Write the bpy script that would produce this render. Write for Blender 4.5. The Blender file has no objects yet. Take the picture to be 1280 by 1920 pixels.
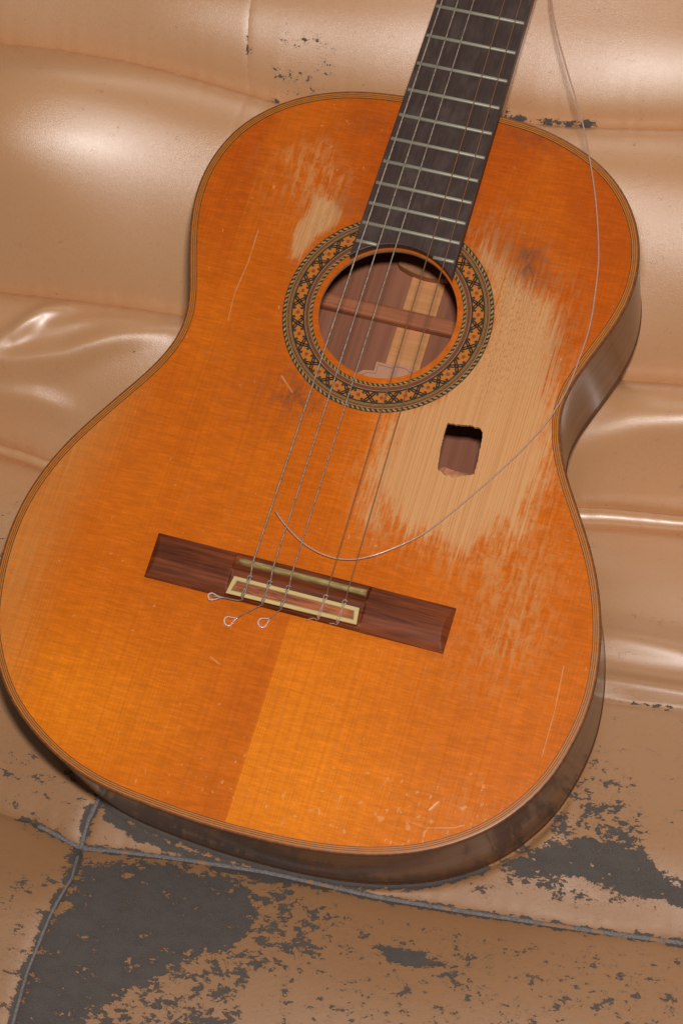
import bpy, bmesh, math, random
import numpy as np
from mathutils import Matrix, Vector
random.seed(4)
scene = bpy.context.scene
PHI = math.radians(7.1467709)
# guitar frame (u across, v towards the neck, w out of the soundboard) in the world
G = np.array([[0.992231, 0.124411, 0.0], [-0.08018, 0.639465, -0.764627], [-0.095128, 0.758687, 0.644473]])
ORG = np.array([0.0, 0.0, 0.45])          # the saddle, metres
# ------------------------------------------------------------------ camera
cam_d = bpy.data.cameras.new('camera'); cam = bpy.data.objects.new('camera', cam_d)
scene.collection.objects.link(cam); scene.camera = cam
cr = Matrix(((0.9774499, -0.1196825, 0.1739764), (0.2059372, 0.3580332, -0.9107152), (0.0467074, 0.9260067, 0.3746066)))
CP = Vector((0.2724914, -1.3164027, 0.5872110)) + Vector(ORG.tolist())
cam.matrix_world = Matrix.Translation(CP) @ cr.to_4x4()
cam_d.sensor_fit = 'VERTICAL'; cam_d.sensor_height = 36.0; cam_d.lens = 86.579
cam_d.clip_start = 0.05; cam_d.clip_end = 50
# ------------------------------------------------------------------ light
world = bpy.data.worlds.new('World'); scene.world = world; world.use_nodes = True
bg = world.node_tree.nodes['Background']; bg.inputs[0].default_value = (1.0, 0.93, 0.88, 1); bg.inputs[1].default_value = 0.10
def area(name, loc, target, w, h, power, col=(1, 1, 1)):
    d = bpy.data.lights.new(name, 'AREA'); d.shape = 'RECTANGLE'; d.size = w; d.size_y = h; d.energy = power; d.color = col
    o = bpy.data.objects.new(name, d); scene.collection.objects.link(o)
    o.matrix_world = Matrix.Translation(loc) @ (Vector(target) - Vector(loc)).to_track_quat('-Z', 'Y').to_matrix().to_4x4()
    return o
upv = Vector((cr[0][1], cr[1][1], cr[2][1])); rtv = Vector((cr[0][0], cr[1][0], cr[2][0]))
AIM = Vector((0.02, 0.02, 0.50))
area('flash', CP + upv * 0.13 + rtv * 0.03, AIM, 0.07, 0.05, 17.0, (1.0, 0.965, 0.93))
area('ceiling_lamp', AIM + Vector((0.25, 0.35, 1.9)), AIM, 1.0, 1.0, 5.0, (1.0, 0.93, 0.84))
scene.view_settings.view_transform = 'Standard'; scene.view_settings.look = 'None'
scene.view_settings.exposure = 0.0; scene.view_settings.gamma = 1.0
scene.cycles.max_bounces = 8

# ---- measured outlines, millimetres
SEAM_A = [[-315.8, 375.2], [-292.5, 374.7], [-246.2, 373.3], [-200.0, 369.5], [-154.0, 363.8], [-112.1, 357.8], [-93.1, 354.6], [-26.8, 354.9], [59.6, 359.7], [81.5, 356.9], [102.9, 356.7], [127.7, 357.6], [180.0, 361.1], [200.9, 362.3]]
SEAM_B = [[-296.4, 215.9], [-273.0, 215.0], [-226.8, 215.1], [-180.9, 214.8], [-139.2, 213.8], [-8.3, 207.2], [163.1, 203.7], [199.9, 205.2], [220.7, 206.7]]
SEAM_C = [[-285.2, 119.5], [-261.6, 117.7], [-245.7, 115.4], [-225.4, 110.5], [-144.4, 106.5], [3.3, 113.5], [140.7, 122.1], [164.4, 123.8], [210.2, 124.7], [231.1, 125.8]]
SEAM_P = [[-283.5, 110.4], [-259.7, 108.6], [-243.6, 105.8], [-227.3, 102.2], [-142.1, 96.5], [5.3, 102.1], [145.1, 108.8], [166.1, 110.7], [211.8, 112.5], [232.7, 113.3]]
SEAM_D = [[28.1, -9.4], [133.3, -16.9], [178.0, -19.8], [194.9, -20.2], [215.2, -21.0], [228.5, -20.5], [248.4, -19.4]]
SEAM_E = [[-203.8, -148.5], [-182.6, -148.9], [-160.7, -152.1], [-141.6, -158.1], [-126.2, -164.0], [-99.1, -162.3], [-65.3, -161.3], [-7.7, -161.8], [59.9, -166.9], [125.5, -167.9], [189.9, -167.9], [247.0, -167.2], [265.8, -167.2]]
SEAM_F = [[-115.8, 438.3], [-114.7, 418.0], [-115.2, 397.6], [-114.5, 377.3], [-112.5, 357.8], [-113.9, 336.5], [-121.3, 281.3]]
SEAM_G = [[-107.5, -91.1], [-120.3, -128.3], [-124.3, -145.4], [-126.1, -164.3], [-124.2, -184.4], [-129.0, -205.7], [-132.4, -226.4], [-136.1, -246.7], [-138.0, -276.1], [-140.0, -298.6]]
PEEL_CORE = [[[-122, -171], [-65, -163], [-19, -169], [-1, -181], [-3, -202], [-13, -217], [-38, -224], [-56, -243], [-73, -256], [-91, -266], [-93, -293], [-141, -300], [-139, -265], [-133, -225], [-124, -200]], [[151, -120], [179, -111], [210, -101], [213, -113], [206, -133], [218, -138], [247, -146], [219, -144], [186, -142], [170, -141], [142, -147], [130, -136], [143, -126]], [[-119, -131], [-92, -146], [-54, -156], [-8, -161], [39, -163], [91, -155], [40, -167], [-6, -168], [-40, -165], [-66, -158], [-94, -153], [-112, -145]], [[70, -198], [80, -198], [96, -198], [100, -203], [117, -200], [110, -206], [88, -208], [77, -206]]]
PEEL_FRINGE = [[[-134, -169], [-66, -158], [0, -166], [42, -173], [51, -197], [39, -217], [1, -235], [0, -279], [-147, -301], [-147, -270], [-144, -227], [-137, -203]], [[129, -130], [142, -104], [158, -78], [177, -79], [211, -85], [226, -104], [219, -125], [247, -140], [248, -152], [156, -156], [133, -150]], [[-102, -144], [-54, -158], [-7, -163], [39, -163], [122, -144], [137, -156], [59, -163], [-4, -174], [-76, -161]], [[64, -196], [98, -192], [131, -197], [136, -223], [127, -227], [102, -212], [70, -210]], [[161, -56], [182, -46], [205, -64], [218, -91], [192, -109], [150, -117], [150, -93]]]
PEEL_SPECK = [[[-102, 393], [-67, 406], [-50, 377], [-49, 358], [-96, 354]], [[61, 365], [81, 359], [103, 359], [128, 359], [128, 354], [83, 351], [60, 357]], [[-208, -96], [-140, -114], [-116, -132], [-130, -164], [-183, -147], [-197, -143]], [[-252, 71], [-226, 62], [-216, 23], [-230, 9]], [[-185, -178], [-129, -183], [-132, -277], [-154, -302]], [[43, -177], [251, -174], [259, -237], [0, -279], [10, -230]]]
PEEL_SOLIDTAN = [[[-114, -133], [-68, -145], [-35, -158], [-48, -161], [-76, -156], [-100, -157], [-115, -146]]]
BARE_MAIN = [[44.7, 234.0], [61.3, 223.9], [76.9, 216.6], [90.8, 209.0], [102.4, 197.3], [106.4, 180.2], [108.6, 162.8], [112.5, 142.4], [119.7, 116.0], [121.4, 95.5], [116.7, 73.4], [116.6, 56.2], [105.1, 61.8], [95.1, 50.7], [89.1, 37.1], [74.6, 41.9], [60.4, 45.1], [49.2, 45.7], [39.0, 55.2], [31.3, 62.0], [31.0, 42.7], [24.3, 49.7], [22.3, 71.9], [23.2, 91.6], [24.2, 116.7], [47.6, 135.1], [61.5, 169.1], [62.6, 191.2], [54.6, 214.9]]
BARE_SOFT = [[33.5, 243.2], [51.8, 251.3], [82.0, 228.9], [103.4, 212.1], [116.3, 164.7], [126.1, 110.6], [130.4, 77.0], [144.9, 36.3], [144.4, 2.5], [130.3, -4.6], [106.0, 12.6], [81.3, 29.9], [53.9, 33.1], [29.4, 37.1], [14.6, 75.2], [20.0, 119.2], [53.6, 149.2], [52.7, 199.8]]
BARE_LEFT = [[-67.9, 243.6], [-55.3, 242.8], [-47.0, 235.3], [-49.9, 225.2], [-58.5, 215.6], [-64.5, 198.4], [-69.8, 199.7], [-72.9, 214.0], [-70.0, 229.8]]
BARE_LEFT_SOFT = [[-92.8, 266.5], [-71.7, 279.1], [-50.8, 257.2], [-47.6, 235.1], [-60.8, 232.0], [-78.4, 243.0]]
HAZE = [[-142.2, 89.6], [-150.9, 47.5], [-153.7, 14.6], [-152.8, -13.5], [-154.0, -45.3], [-152.9, -83.0], [-152.5, -113.6], [-180.9, -121.2], [-213.4, -60.8], [-195.9, -21.1], [-183.8, 24.8], [-164.8, 62.1]]
RECT = [[55.6, 116.8], [59.6, 116.7], [69.2, 118.4], [75.7, 117.9], [78.3, 115.7], [79.1, 109.2], [80.2, 97.2], [80.3, 88.8], [76.8, 87.2], [69.1, 83.9], [62.9, 84.4], [58.2, 86.7], [56.6, 98.2], [55.6, 109.7]]
CHIP = [[58.6, 87.8], [63.2, 84.5], [69.1, 83.9], [76.8, 87.2], [77.5, 89.2], [67.7, 88.8], [61.7, 89.7]]
SCRATCH = [[[-95.4, 212.4], [-95.0, 189.9], [-96.9, 167.0]], [[-96.9, 167.0], [-95.3, 148.9]], [[163.3, -12.5], [165.3, -38.3], [165.4, -67.6]], [[101.8, -123.7], [113.3, -124.7], [128.0, -120.6], [133.5, -117.5]], [[115.6, -108.6], [111.9, -114.5], [111.1, -117.3]], [[129.4, -114.5], [128.2, -121.2]], [[-37.9, 220.5], [-40.2, 210.6]], [[77.0, 259.2], [84.2, 251.6]], [[-52.5, 126.4], [-51.6, 121.2], [-42.0, 112.7], [-41.9, 109.1]], [[-138.9, -13.4], [-136.6, -18.0]], [[-124.5, 2.7], [-121.8, 0.9]], [[-125.1, -123.1], [-120.6, -127.9]], [[-114.2, -131.9], [-112.2, -133.7]], [[-39.3, -60.3], [-32.7, -63.0]], [[-14.4, -121.7], [-4.9, -120.4]], [[88.2, 122.1], [93.1, 102.2]], [[144.4, 2.5], [136.1, 3.6], [129.0, 0.1]], [[135.8, -75.6], [144.1, -65.3], [151.9, -64.8]]]
OUTLINE = [[30.44, 323.49], [35.28, 323.23], [40.11, 322.9], [44.94, 322.47], [49.74, 321.92], [54.52, 321.23], [59.27, 320.37], [63.99, 319.35], [68.67, 318.14], [73.3, 316.77], [77.88, 315.23], [82.4, 313.54], [86.86, 311.68], [91.24, 309.67], [95.53, 307.48], [99.72, 305.1], [103.78, 302.53], [107.69, 299.76], [111.44, 296.77], [115.01, 293.57], [118.38, 290.17], [121.56, 286.59], [124.55, 282.83], [127.33, 278.91], [129.9, 274.86], [132.24, 270.67], [134.34, 266.36], [136.19, 261.94], [137.78, 257.42], [139.11, 252.82], [140.16, 248.14], [140.95, 243.41], [141.48, 238.64], [141.75, 233.85], [141.75, 229.05], [141.49, 224.26], [140.97, 219.49], [140.21, 214.74], [139.22, 210.03], [138.04, 205.35], [136.7, 200.71], [135.22, 196.1], [133.65, 191.52], [132.01, 186.96], [130.33, 182.41], [128.64, 177.86], [126.99, 173.3], [125.4, 168.73], [123.94, 164.14], [122.66, 159.51], [121.64, 154.86], [120.94, 150.17], [120.61, 145.46], [120.68, 140.74], [121.16, 136.04], [122.02, 131.38], [123.21, 126.76], [124.69, 122.21], [126.42, 117.73], [128.35, 113.31], [130.46, 108.97], [132.73, 104.7], [135.11, 100.5], [137.6, 96.34], [140.16, 92.23], [142.77, 88.14], [145.4, 84.06], [148.02, 79.99], [150.64, 75.9], [153.22, 71.8], [155.76, 67.67], [158.23, 63.5], [160.62, 59.29], [162.92, 55.02], [165.11, 50.71], [167.21, 46.34], [169.19, 41.93], [171.06, 37.46], [172.81, 32.95], [174.44, 28.39], [175.95, 23.79], [177.35, 19.16], [178.63, 14.49], [179.79, 9.79], [180.83, 5.06], [181.74, 0.31], [182.51, -4.47], [183.15, -9.26], [183.63, -14.07], [183.96, -18.89], [184.12, -23.72], [184.09, -28.54], [183.88, -33.36], [183.48, -38.17], [182.9, -42.96], [182.15, -47.73], [181.26, -52.48], [180.24, -57.21], [179.1, -61.91], [177.83, -66.56], [176.39, -71.16], [174.75, -75.68], [172.91, -80.12], [170.85, -84.46], [168.6, -88.71], [166.16, -92.87], [163.56, -96.93], [160.82, -100.89], [157.92, -104.74], [154.87, -108.46], [151.65, -112.04], [148.27, -115.46], [144.73, -118.72], [141.05, -121.82], [137.23, -124.77], [133.31, -127.59], [129.28, -130.26], [125.17, -132.79], [120.97, -135.17], [116.69, -137.41], [112.34, -139.49], [107.91, -141.42], [103.42, -143.19], [98.87, -144.82], [94.27, -146.32], [89.63, -147.69], [84.96, -148.95], [80.25, -150.09], [75.52, -151.13], [70.76, -152.07], [65.99, -152.91], [61.2, -153.66], [56.4, -154.32], [51.59, -154.9], [46.77, -155.41], [41.94, -155.85], [37.1, -156.22], [32.26, -156.53], [27.42, -156.79], [22.57, -157.0], [17.72, -157.17], [12.87, -157.3], [8.02, -157.39], [3.16, -157.45], [-1.69, -157.47], [-6.54, -157.44], [-11.39, -157.36], [-16.24, -157.22], [-21.08, -157.02], [-25.93, -156.77], [-30.77, -156.48], [-35.61, -156.15], [-40.45, -155.8], [-45.29, -155.43], [-50.12, -155.04], [-54.96, -154.62], [-59.78, -154.14], [-64.6, -153.6], [-69.4, -152.97], [-74.19, -152.22], [-78.94, -151.35], [-83.67, -150.34], [-88.36, -149.17], [-93.01, -147.85], [-97.6, -146.35], [-102.13, -144.69], [-106.59, -142.85], [-110.99, -140.86], [-115.32, -138.71], [-119.59, -136.44], [-123.79, -134.04], [-127.92, -131.53], [-131.97, -128.89], [-135.93, -126.13], [-139.78, -123.23], [-143.51, -120.17], [-147.08, -116.95], [-150.51, -113.57], [-153.77, -110.03], [-156.86, -106.35], [-159.79, -102.53], [-162.56, -98.58], [-165.19, -94.54], [-167.67, -90.4], [-169.98, -86.18], [-172.11, -81.87], [-174.03, -77.47], [-175.73, -72.97], [-177.22, -68.4], [-178.52, -63.76], [-179.65, -59.07], [-180.64, -54.33], [-181.51, -49.57], [-182.25, -44.79], [-182.89, -39.99], [-183.41, -35.17], [-183.8, -30.35], [-184.06, -25.52], [-184.18, -20.69], [-184.15, -15.85], [-183.98, -11.02], [-183.64, -6.2], [-183.15, -1.4], [-182.49, 3.38], [-181.66, 8.14], [-180.66, 12.86], [-179.49, 17.55], [-178.17, 22.2], [-176.71, 26.81], [-175.11, 31.37], [-173.38, 35.89], [-171.53, 40.36], [-169.54, 44.77], [-167.43, 49.12], [-165.21, 53.42], [-162.88, 57.66], [-160.48, 61.88], [-158.04, 66.06], [-155.57, 70.24], [-153.08, 74.39], [-150.56, 78.54], [-148.01, 82.66], [-145.43, 86.76], [-142.83, 90.86], [-140.25, 94.96], [-137.72, 99.09], [-135.26, 103.26], [-132.91, 107.49], [-130.71, 111.78], [-128.68, 116.14], [-126.86, 120.58], [-125.32, 125.1], [-124.09, 129.68], [-123.23, 134.33], [-122.77, 139.02], [-122.72, 143.73], [-123.07, 148.45], [-123.78, 153.15], [-124.78, 157.83], [-126.01, 162.48], [-127.39, 167.1], [-128.88, 171.71], [-130.41, 176.31], [-131.94, 180.91], [-133.45, 185.52], [-134.91, 190.15], [-136.29, 194.79], [-137.58, 199.46], [-138.77, 204.16], [-139.82, 208.88], [-140.72, 213.62], [-141.45, 218.39], [-141.98, 223.18], [-142.3, 227.98], [-142.39, 232.79], [-142.23, 237.59], [-141.82, 242.37], [-141.15, 247.13], [-140.23, 251.84], [-139.05, 256.49], [-137.62, 261.07], [-135.93, 265.55], [-133.99, 269.93], [-131.78, 274.17], [-129.32, 278.27], [-126.59, 282.19], [-123.62, 285.94], [-120.43, 289.51], [-117.03, 292.89], [-113.44, 296.09], [-109.7, 299.1], [-105.81, 301.93], [-101.78, 304.56], [-97.64, 307.0], [-93.38, 309.26], [-89.02, 311.32], [-84.58, 313.19], [-80.07, 314.89], [-75.49, 316.4], [-70.85, 317.74], [-66.16, 318.91], [-61.44, 319.92], [-56.68, 320.79], [-51.9, 321.52], [-47.1, 322.13], [-42.28, 322.63], [-37.45, 323.04], [-32.61, 323.37], [-27.77, 323.64], [-22.92, 323.85], [-18.07, 324.01], [-13.22, 324.12], [-8.37, 324.2], [-3.52, 324.23], [1.33, 324.22], [6.19, 324.18], [11.04, 324.11], [15.89, 324.0], [20.74, 323.87], [25.59, 323.7]]
LOOSE = [[38.2, 418.0], [41.2, 406.8], [50.6, 385.3], [62.7, 362.8], [75.6, 340.7], [86.5, 320.4], [94.2, 303.3], [102.8, 282.8], [111.2, 258.9], [117.1, 238.2], [120.7, 217.2], [123.2, 194.3], [122.6, 174.5], [120.6, 152.6], [115.0, 131.8], [107.2, 114.7], [96.2, 95.2], [84.8, 77.0], [73.3, 59.5], [61.5, 43.3], [48.5, 31.4], [37.6, 23.4], [26.0, 17.7], [14.9, 15.8], [4.5, 16.9], [-6.7, 20.6], [-17.0, 26.6], [-24.0, 31.7], [-27.3, 34.7]]

# ---- sofa surface, all in millimetres in the guitar's own frame ----
# s runs along the sofa to the right, t up its slope, w towards the room
GD = 91.0                      # depth of the guitar body
def sstep(a, b, x):
    q = np.clip((x - a) / (b - a), 0, 1); return q * q * (3 - 2 * q)
def base_w(t):
    t = np.asarray(t, float)
    up = -172 + (t - 112) * 0.365
    dn = -172 + (112 - t) * 0.290
    k = 14.0
    w = k * np.logaddexp(up / k, dn / k) - k * 0.69 * np.exp(-((t - 112) / 40) ** 2)
    # the seat flattens towards the room, the back steepens
    w = w - 0.0012 * np.clip(-150 - t, 0, None) ** 2
    w = w - 0.06 * np.logaddexp(0, (t - 335) / 8.0) * 8.0
    return w
def inter(P, s):
    P = np.asarray(P, float); return np.interp(s, P[:, 0], P[:, 1])
FOLDS = [  # ridge centre line in (s, t), height, width; negative = crease
    ([(-330, 166), (-282, 163), (-250, 163), (-215, 171), (-180, 187), (-135, 200)], 8.0, 9.0),
    ([(-275, 168), (-252, 182), (-235, 199), (-215, 209)], 5.0, 6.5),
    ([(-300, 148), (-262, 143), (-235, 143), (-205, 138)], 5.0, 8.0),
    ([(-235, 186), (-205, 196), (-160, 203)], 2.5, 5.0),
    ([(100, 150), (140, 152), (175, 166), (230, 176), (280, 172)], 6.0, 15.0),
    ([(150, 128), (180, 131), (225, 134)], 1.6, 4.0),
    ([(150, 26), (195, 22), (290, 16)], 8.0, 12.0),
    ([(160, -5), (200, -8), (290, -10)], 5.0, 6.0),
    ([(172, -75), (165, -100), (150, -125)], 3.0, 7.0),
    ([(-160, -98), (-140, -106), (-128, -118)], 1.5, 6.0),
]
BUMPS = [  # centre s, t, radius s, radius t, height
    (-262, 300, 80, 60, 24.0), (-245, 345, 60, 22, 5.0),
    (235, 300, 60, 55, 9.0), (245, 400, 60, 60, 6.0),
    (-160, 400, 90, 40, 7.0), (215, 175, 60, 20, 5.0),
    (-230, 60, 60, 60, 4.0), (215, 70, 70, 40, 5.0),
    (60, -250, 120, 50, 6.0), (-160, -205, 40, 30, 4.0), (225, -120, 60, 35, 8.0),
    (195, -148, 35, 15, -3.0),
]
def seg_dist(P, s, t):
    P = np.asarray(P, float); best = np.full(np.shape(s), 1e9)
    for (ax, ay), (bx, by) in zip(P[:-1], P[1:]):
        dx, dy = bx - ax, by - ay
        q = np.clip(((s - ax) * dx + (t - ay) * dy) / (dx * dx + dy * dy), 0, 1)
        best = np.minimum(best, np.hypot(s - ax - q * dx, t - ay - q * dy))
    return best
def ridge(P, s, t, h, wd):
    """a fold: a soft crest that dies out at both ends"""
    P = np.asarray(P, float); q = np.linspace(0, len(P) - 1, 4 * len(P)); P = np.stack([np.interp(q, np.arange(len(P)), P[:, i]) for i in (0, 1)], 1)
    d2 = np.full(np.shape(s), 1e9); f = np.zeros(np.shape(s)); n = len(P) - 1
    for i in range(n):
        ax, ay = P[i]; dx, dy = P[i + 1] - P[i]; q = np.clip(((s - ax) * dx + (t - ay) * dy) / (dx * dx + dy * dy), 0, 1)
        d = (s - ax - q * dx) ** 2 + (t - ay - q * dy) ** 2; m = d < d2; d2 = np.where(m, d, d2); f = np.where(m, (i + q) / n, f)
    return h * np.exp(-d2 / wd ** 2) * np.clip(np.sin(np.pi * (0.06 + 0.9 * f)), 0, 1) ** 0.8
def poly_sd(P, x, y):
    """signed distance to a closed polygon, negative inside"""
    P = np.asarray(P, float); Q = np.vstack([P, P[:1]])
    d = seg_dist(Q, x, y); ins = np.zeros(np.shape(x), bool)
    for (ax, ay), (bx, by) in zip(Q[:-1], Q[1:]):
        if ay == by: continue
        c = ((ay > y) != (by > y)) & (x < (bx - ax) * (y - ay) / (by - ay) + ax)
        ins ^= c
    return np.where(ins, -d, d)
def pillow(t, lo, hi, A, edge=3.5):
    H = hi - lo; q = np.clip((t - lo) / H, 0, 1)
    d = np.minimum(t - lo, hi - t).clip(0)
    x = np.where(q < 0.6, (0.6 - q) / 0.6, (q - 0.6) / 0.4)
    return A * (1 - x ** np.where(q < 0.6, 2.1, 2.6)) + edge * (1 - np.exp(-d / 5.0))
def sofa_w(s, t, footprint=True):
    s = np.asarray(s, float); t = np.asarray(t, float)
    a, b, c, p, e = (inter(X, s) for X in (SEAM_A, SEAM_B, SEAM_C, SEAM_P, SEAM_E))
    w = base_w(t)
    w = w + np.where(t >= a, pillow(np.minimum(t, a + 57 + 0.12 * (t - a - 57)), a, a + 95, 15, 4), 0)
    w = w + np.where((t < a) & (t >= b), pillow(t, b, a, 24, 4), 0)
    w = w + np.where((t < b) & (t >= c), pillow(t, c, b, 19, 4), 0)
    w = w + np.where((t < c) & (t >= p), 7 * np.sqrt(np.clip(1 - ((2 * t - c - p) / (c - p)) ** 2, 0, 1)), 0)
    w = w + np.where((t < p) & (t >= e), pillow(t, e, p, 20, 3), 0)
    w = w + np.where(t < e, pillow(t, e - 230, e, 12, 3), 0)
    for cs, ct, rs, rt, h in BUMPS:
        w = w + h * np.exp(-((s - cs) / rs) ** 2 - ((t - ct) / rt) ** 2)
    for P, h, wd in FOLDS:
        w = w + ridge(P, s, t, h, wd)
    for P, h, wd in ((SEAM_D, 3.0, 3.0), (SEAM_F, 0.4, 2.0), (SEAM_G, 3.0, 4.0)):
        w = w - h * np.exp(-(seg_dist(P, s, t) / wd) ** 1.3)
    # soft large undulation and small puckers along the seams
    w = w + 1.2 * np.sin(s / 31 + 1.3 * np.sin(t / 40)) * np.sin(t / 37 + s / 90)
    dm = np.minimum.reduce([np.abs(t - X) for X in (a, b, c, e)])
    w = w + 0.22 * np.exp(-dm / 9) * np.sin(s / 3.1 + 2 * np.sin(s / 7.7))
    if footprint:
        cph, sph = math.cos(PHI), math.sin(PHI)
        u = s * cph - t * sph; v = s * sph + t * cph
        sd = np.minimum(poly_sd(OUTLINE[::6], u, v), np.maximum(np.abs(u) - 12, np.abs(v - 318) - 22))
        # the cushion presses against the lower bout and lies behind the body
        lim = -GD - 1.0 + np.clip(sd - 2, 0, None) * 1.6
        k = 2.0
        w = -k * np.logaddexp(-w / k, -lim / k)
    return w
# ------------------------------------------------------------------ helpers
COL = scene.collection
def link(o, parent=None):
    COL.objects.link(o)
    if parent is not None: o.parent = parent
    return o
def mesh_np(name, V, F, mats, parent=None, smooth=True, mi=None, uv=None, attrs=None):
    """V (n,3) metres local; F (m,4) or (m,3) int array"""
    me = bpy.data.meshes.new(name)
    V = np.asarray(V, float); F = np.asarray(F, int)
    me.vertices.add(len(V)); me.vertices.foreach_set('co', V.ravel())
    k = F.shape[1]
    me.loops.add(F.size); me.loops.foreach_set('vertex_index', F.ravel())
    me.polygons.add(len(F)); me.polygons.foreach_set('loop_start', np.arange(0, F.size, k))
    me.update(calc_edges=True)
    if mi is not None: me.polygons.foreach_set('material_index', np.asarray(mi, int))
    me.polygons.foreach_set('use_smooth', np.full(len(F), smooth))
    if uv is not None:
        l = me.uv_layers.new(name='UVMap'); l.data.foreach_set('uv', np.asarray(uv)[F.ravel()].ravel())
    for an, av in (attrs or {}).items():
        at = me.attributes.new(an, 'FLOAT', 'POINT'); at.data.foreach_set('value', np.asarray(av, float))
    for m in (mats if isinstance(mats, (list, tuple)) else [mats]): me.materials.append(m)
    me.validate(); me.update()
    return link(bpy.data.objects.new(name, me), parent)
class MB:
    def __init__(s): s.V = []; s.F = []; s.M = []; s.UV = []
    def add(s, V, F, m=0, uv=None):
        b = len(s.V); s.V += [tuple(map(float, v)) for v in V]; s.F += [tuple(b + i for i in f) for f in F]; s.M += [m] * len(F)
        s.UV += [tuple(q) for q in uv] if uv is not None else [(v[0], v[1]) for v in V]
    def poly(s, P, w, m=0): s.add([(x, y, w) for x, y in P], [tuple(range(len(P)))], m)
    def prism(s, P, w0, w1, m=0):
        n = len(P)
        s.add([(x, y, w0) for x, y in P] + [(x, y, w1) for x, y in P],
              [tuple(range(n, 2 * n)), tuple(range(n - 1, -1, -1))] + [(i, (i + 1) % n, n + (i + 1) % n, n + i) for i in range(n)], m)
    def box(s, u0, u1, v0, v1, w0, w1, m=0): s.prism([(u0, v0), (u1, v0), (u1, v1), (u0, v1)], w0, w1, m)
    def ring(s, c, r0, r1, w, m=0, n=160):
        a = np.linspace(0, 2 * np.pi, n, endpoint=False)
        s.add([(c[0] + r * math.cos(x), c[1] + r * math.sin(x), w) for r in (r0, r1) for x in a],
              [(i, (i + 1) % n, n + (i + 1) % n, n + i)[::-1] for i in range(n)], m)
    def tube(s, P, r, m=0, n=8, caps=True):
        P = np.asarray(P, float); N = len(P); r = np.broadcast_to(r, (N,))
        T = np.gradient(P, axis=0); T /= np.linalg.norm(T, axis=1)[:, None] + 1e-12
        ref = np.array([0, 0, 1.0]) if abs(T[0][2]) < 0.9 else np.array([1.0, 0, 0])
        A = ref - T[0] * (ref @ T[0]); A /= np.linalg.norm(A); V = []; uv = []; L = 0
        for i in range(N):
            A = A - T[i] * (A @ T[i]); A /= np.linalg.norm(A); B = np.cross(T[i], A)
            if i: L += np.linalg.norm(P[i] - P[i - 1])
            for k in range(n):
                a = 2 * math.pi * k / n
                V.append(P[i] + r[i] * (math.cos(a) * A + math.sin(a) * B)); uv.append((L, k / n))
        F = [(i * n + k, i * n + (k + 1) % n, (i + 1) * n + (k + 1) % n, (i + 1) * n + k) for i in range(N - 1) for k in range(n)]
        if caps: F += [tuple(range(n))[::-1], tuple(range((N - 1) * n, N * n))]
        s.add(V, F, m, uv)
    def build(s, name, mats, parent=None, smooth=False, sharp=None, off=None, bevel=0):
        me = bpy.data.meshes.new(name)
        o = np.array(off if off is not None else X0)
        me.from_pydata([tuple((np.array(v) - o) / 1000.0) for v in s.V], [], s.F)
        for m in (mats if isinstance(mats, (list, tuple)) else [mats]): me.materials.append(m)
        me.polygons.foreach_set('material_index', s.M); me.polygons.foreach_set('use_smooth', [smooth] * len(s.F))
        l = me.uv_layers.new(name='UVMap'); vi = np.zeros(len(me.loops), int); me.loops.foreach_get('vertex_index', vi)
        l.data.foreach_set('uv', np.array(s.UV)[vi].ravel())
        bm = bmesh.new(); bm.from_mesh(me); bmesh.ops.recalc_face_normals(bm, faces=bm.faces) if not s_flat(s) else None
        bm.to_mesh(me); bm.free(); me.update()
        ob = link(bpy.data.objects.new(name, me), parent)
        if sharp: 
            me.polygons.foreach_set('use_smooth', [True] * len(me.polygons)); me.set_sharp_from_angle(angle=math.radians(sharp))
        if bevel:
            b = ob.modifiers.new('bevel', 'BEVEL'); b.width = bevel / 1000; b.segments = 2; b.limit_method = 'ANGLE'
        return ob
def s_flat(s): return len({round(v[2], 4) for v in s.V}) == 1
def spline(P, n):
    P = np.asarray(P, float); d = np.r_[0, np.cumsum(np.linalg.norm(np.diff(P, axis=0), axis=1))]
    m = np.gradient(P, d, axis=0) if len(P) > 2 else np.repeat((P[1:] - P[:1]) / d[-1], 2, 0)
    q = np.linspace(0, d[-1], n); i = np.clip(np.searchsorted(d, q, 'right') - 1, 0, len(P) - 2)
    h = (d[i + 1] - d[i])[:, None]; x = ((q - d[i]) / h[:, 0])[:, None]
    return ((1 + 2 * x) * (1 - x) ** 2 * P[i] + x * (1 - x) ** 2 * h * m[i] + x * x * (3 - 2 * x) * P[i + 1] + x * x * (x - 1) * h * m[i + 1])
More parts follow.
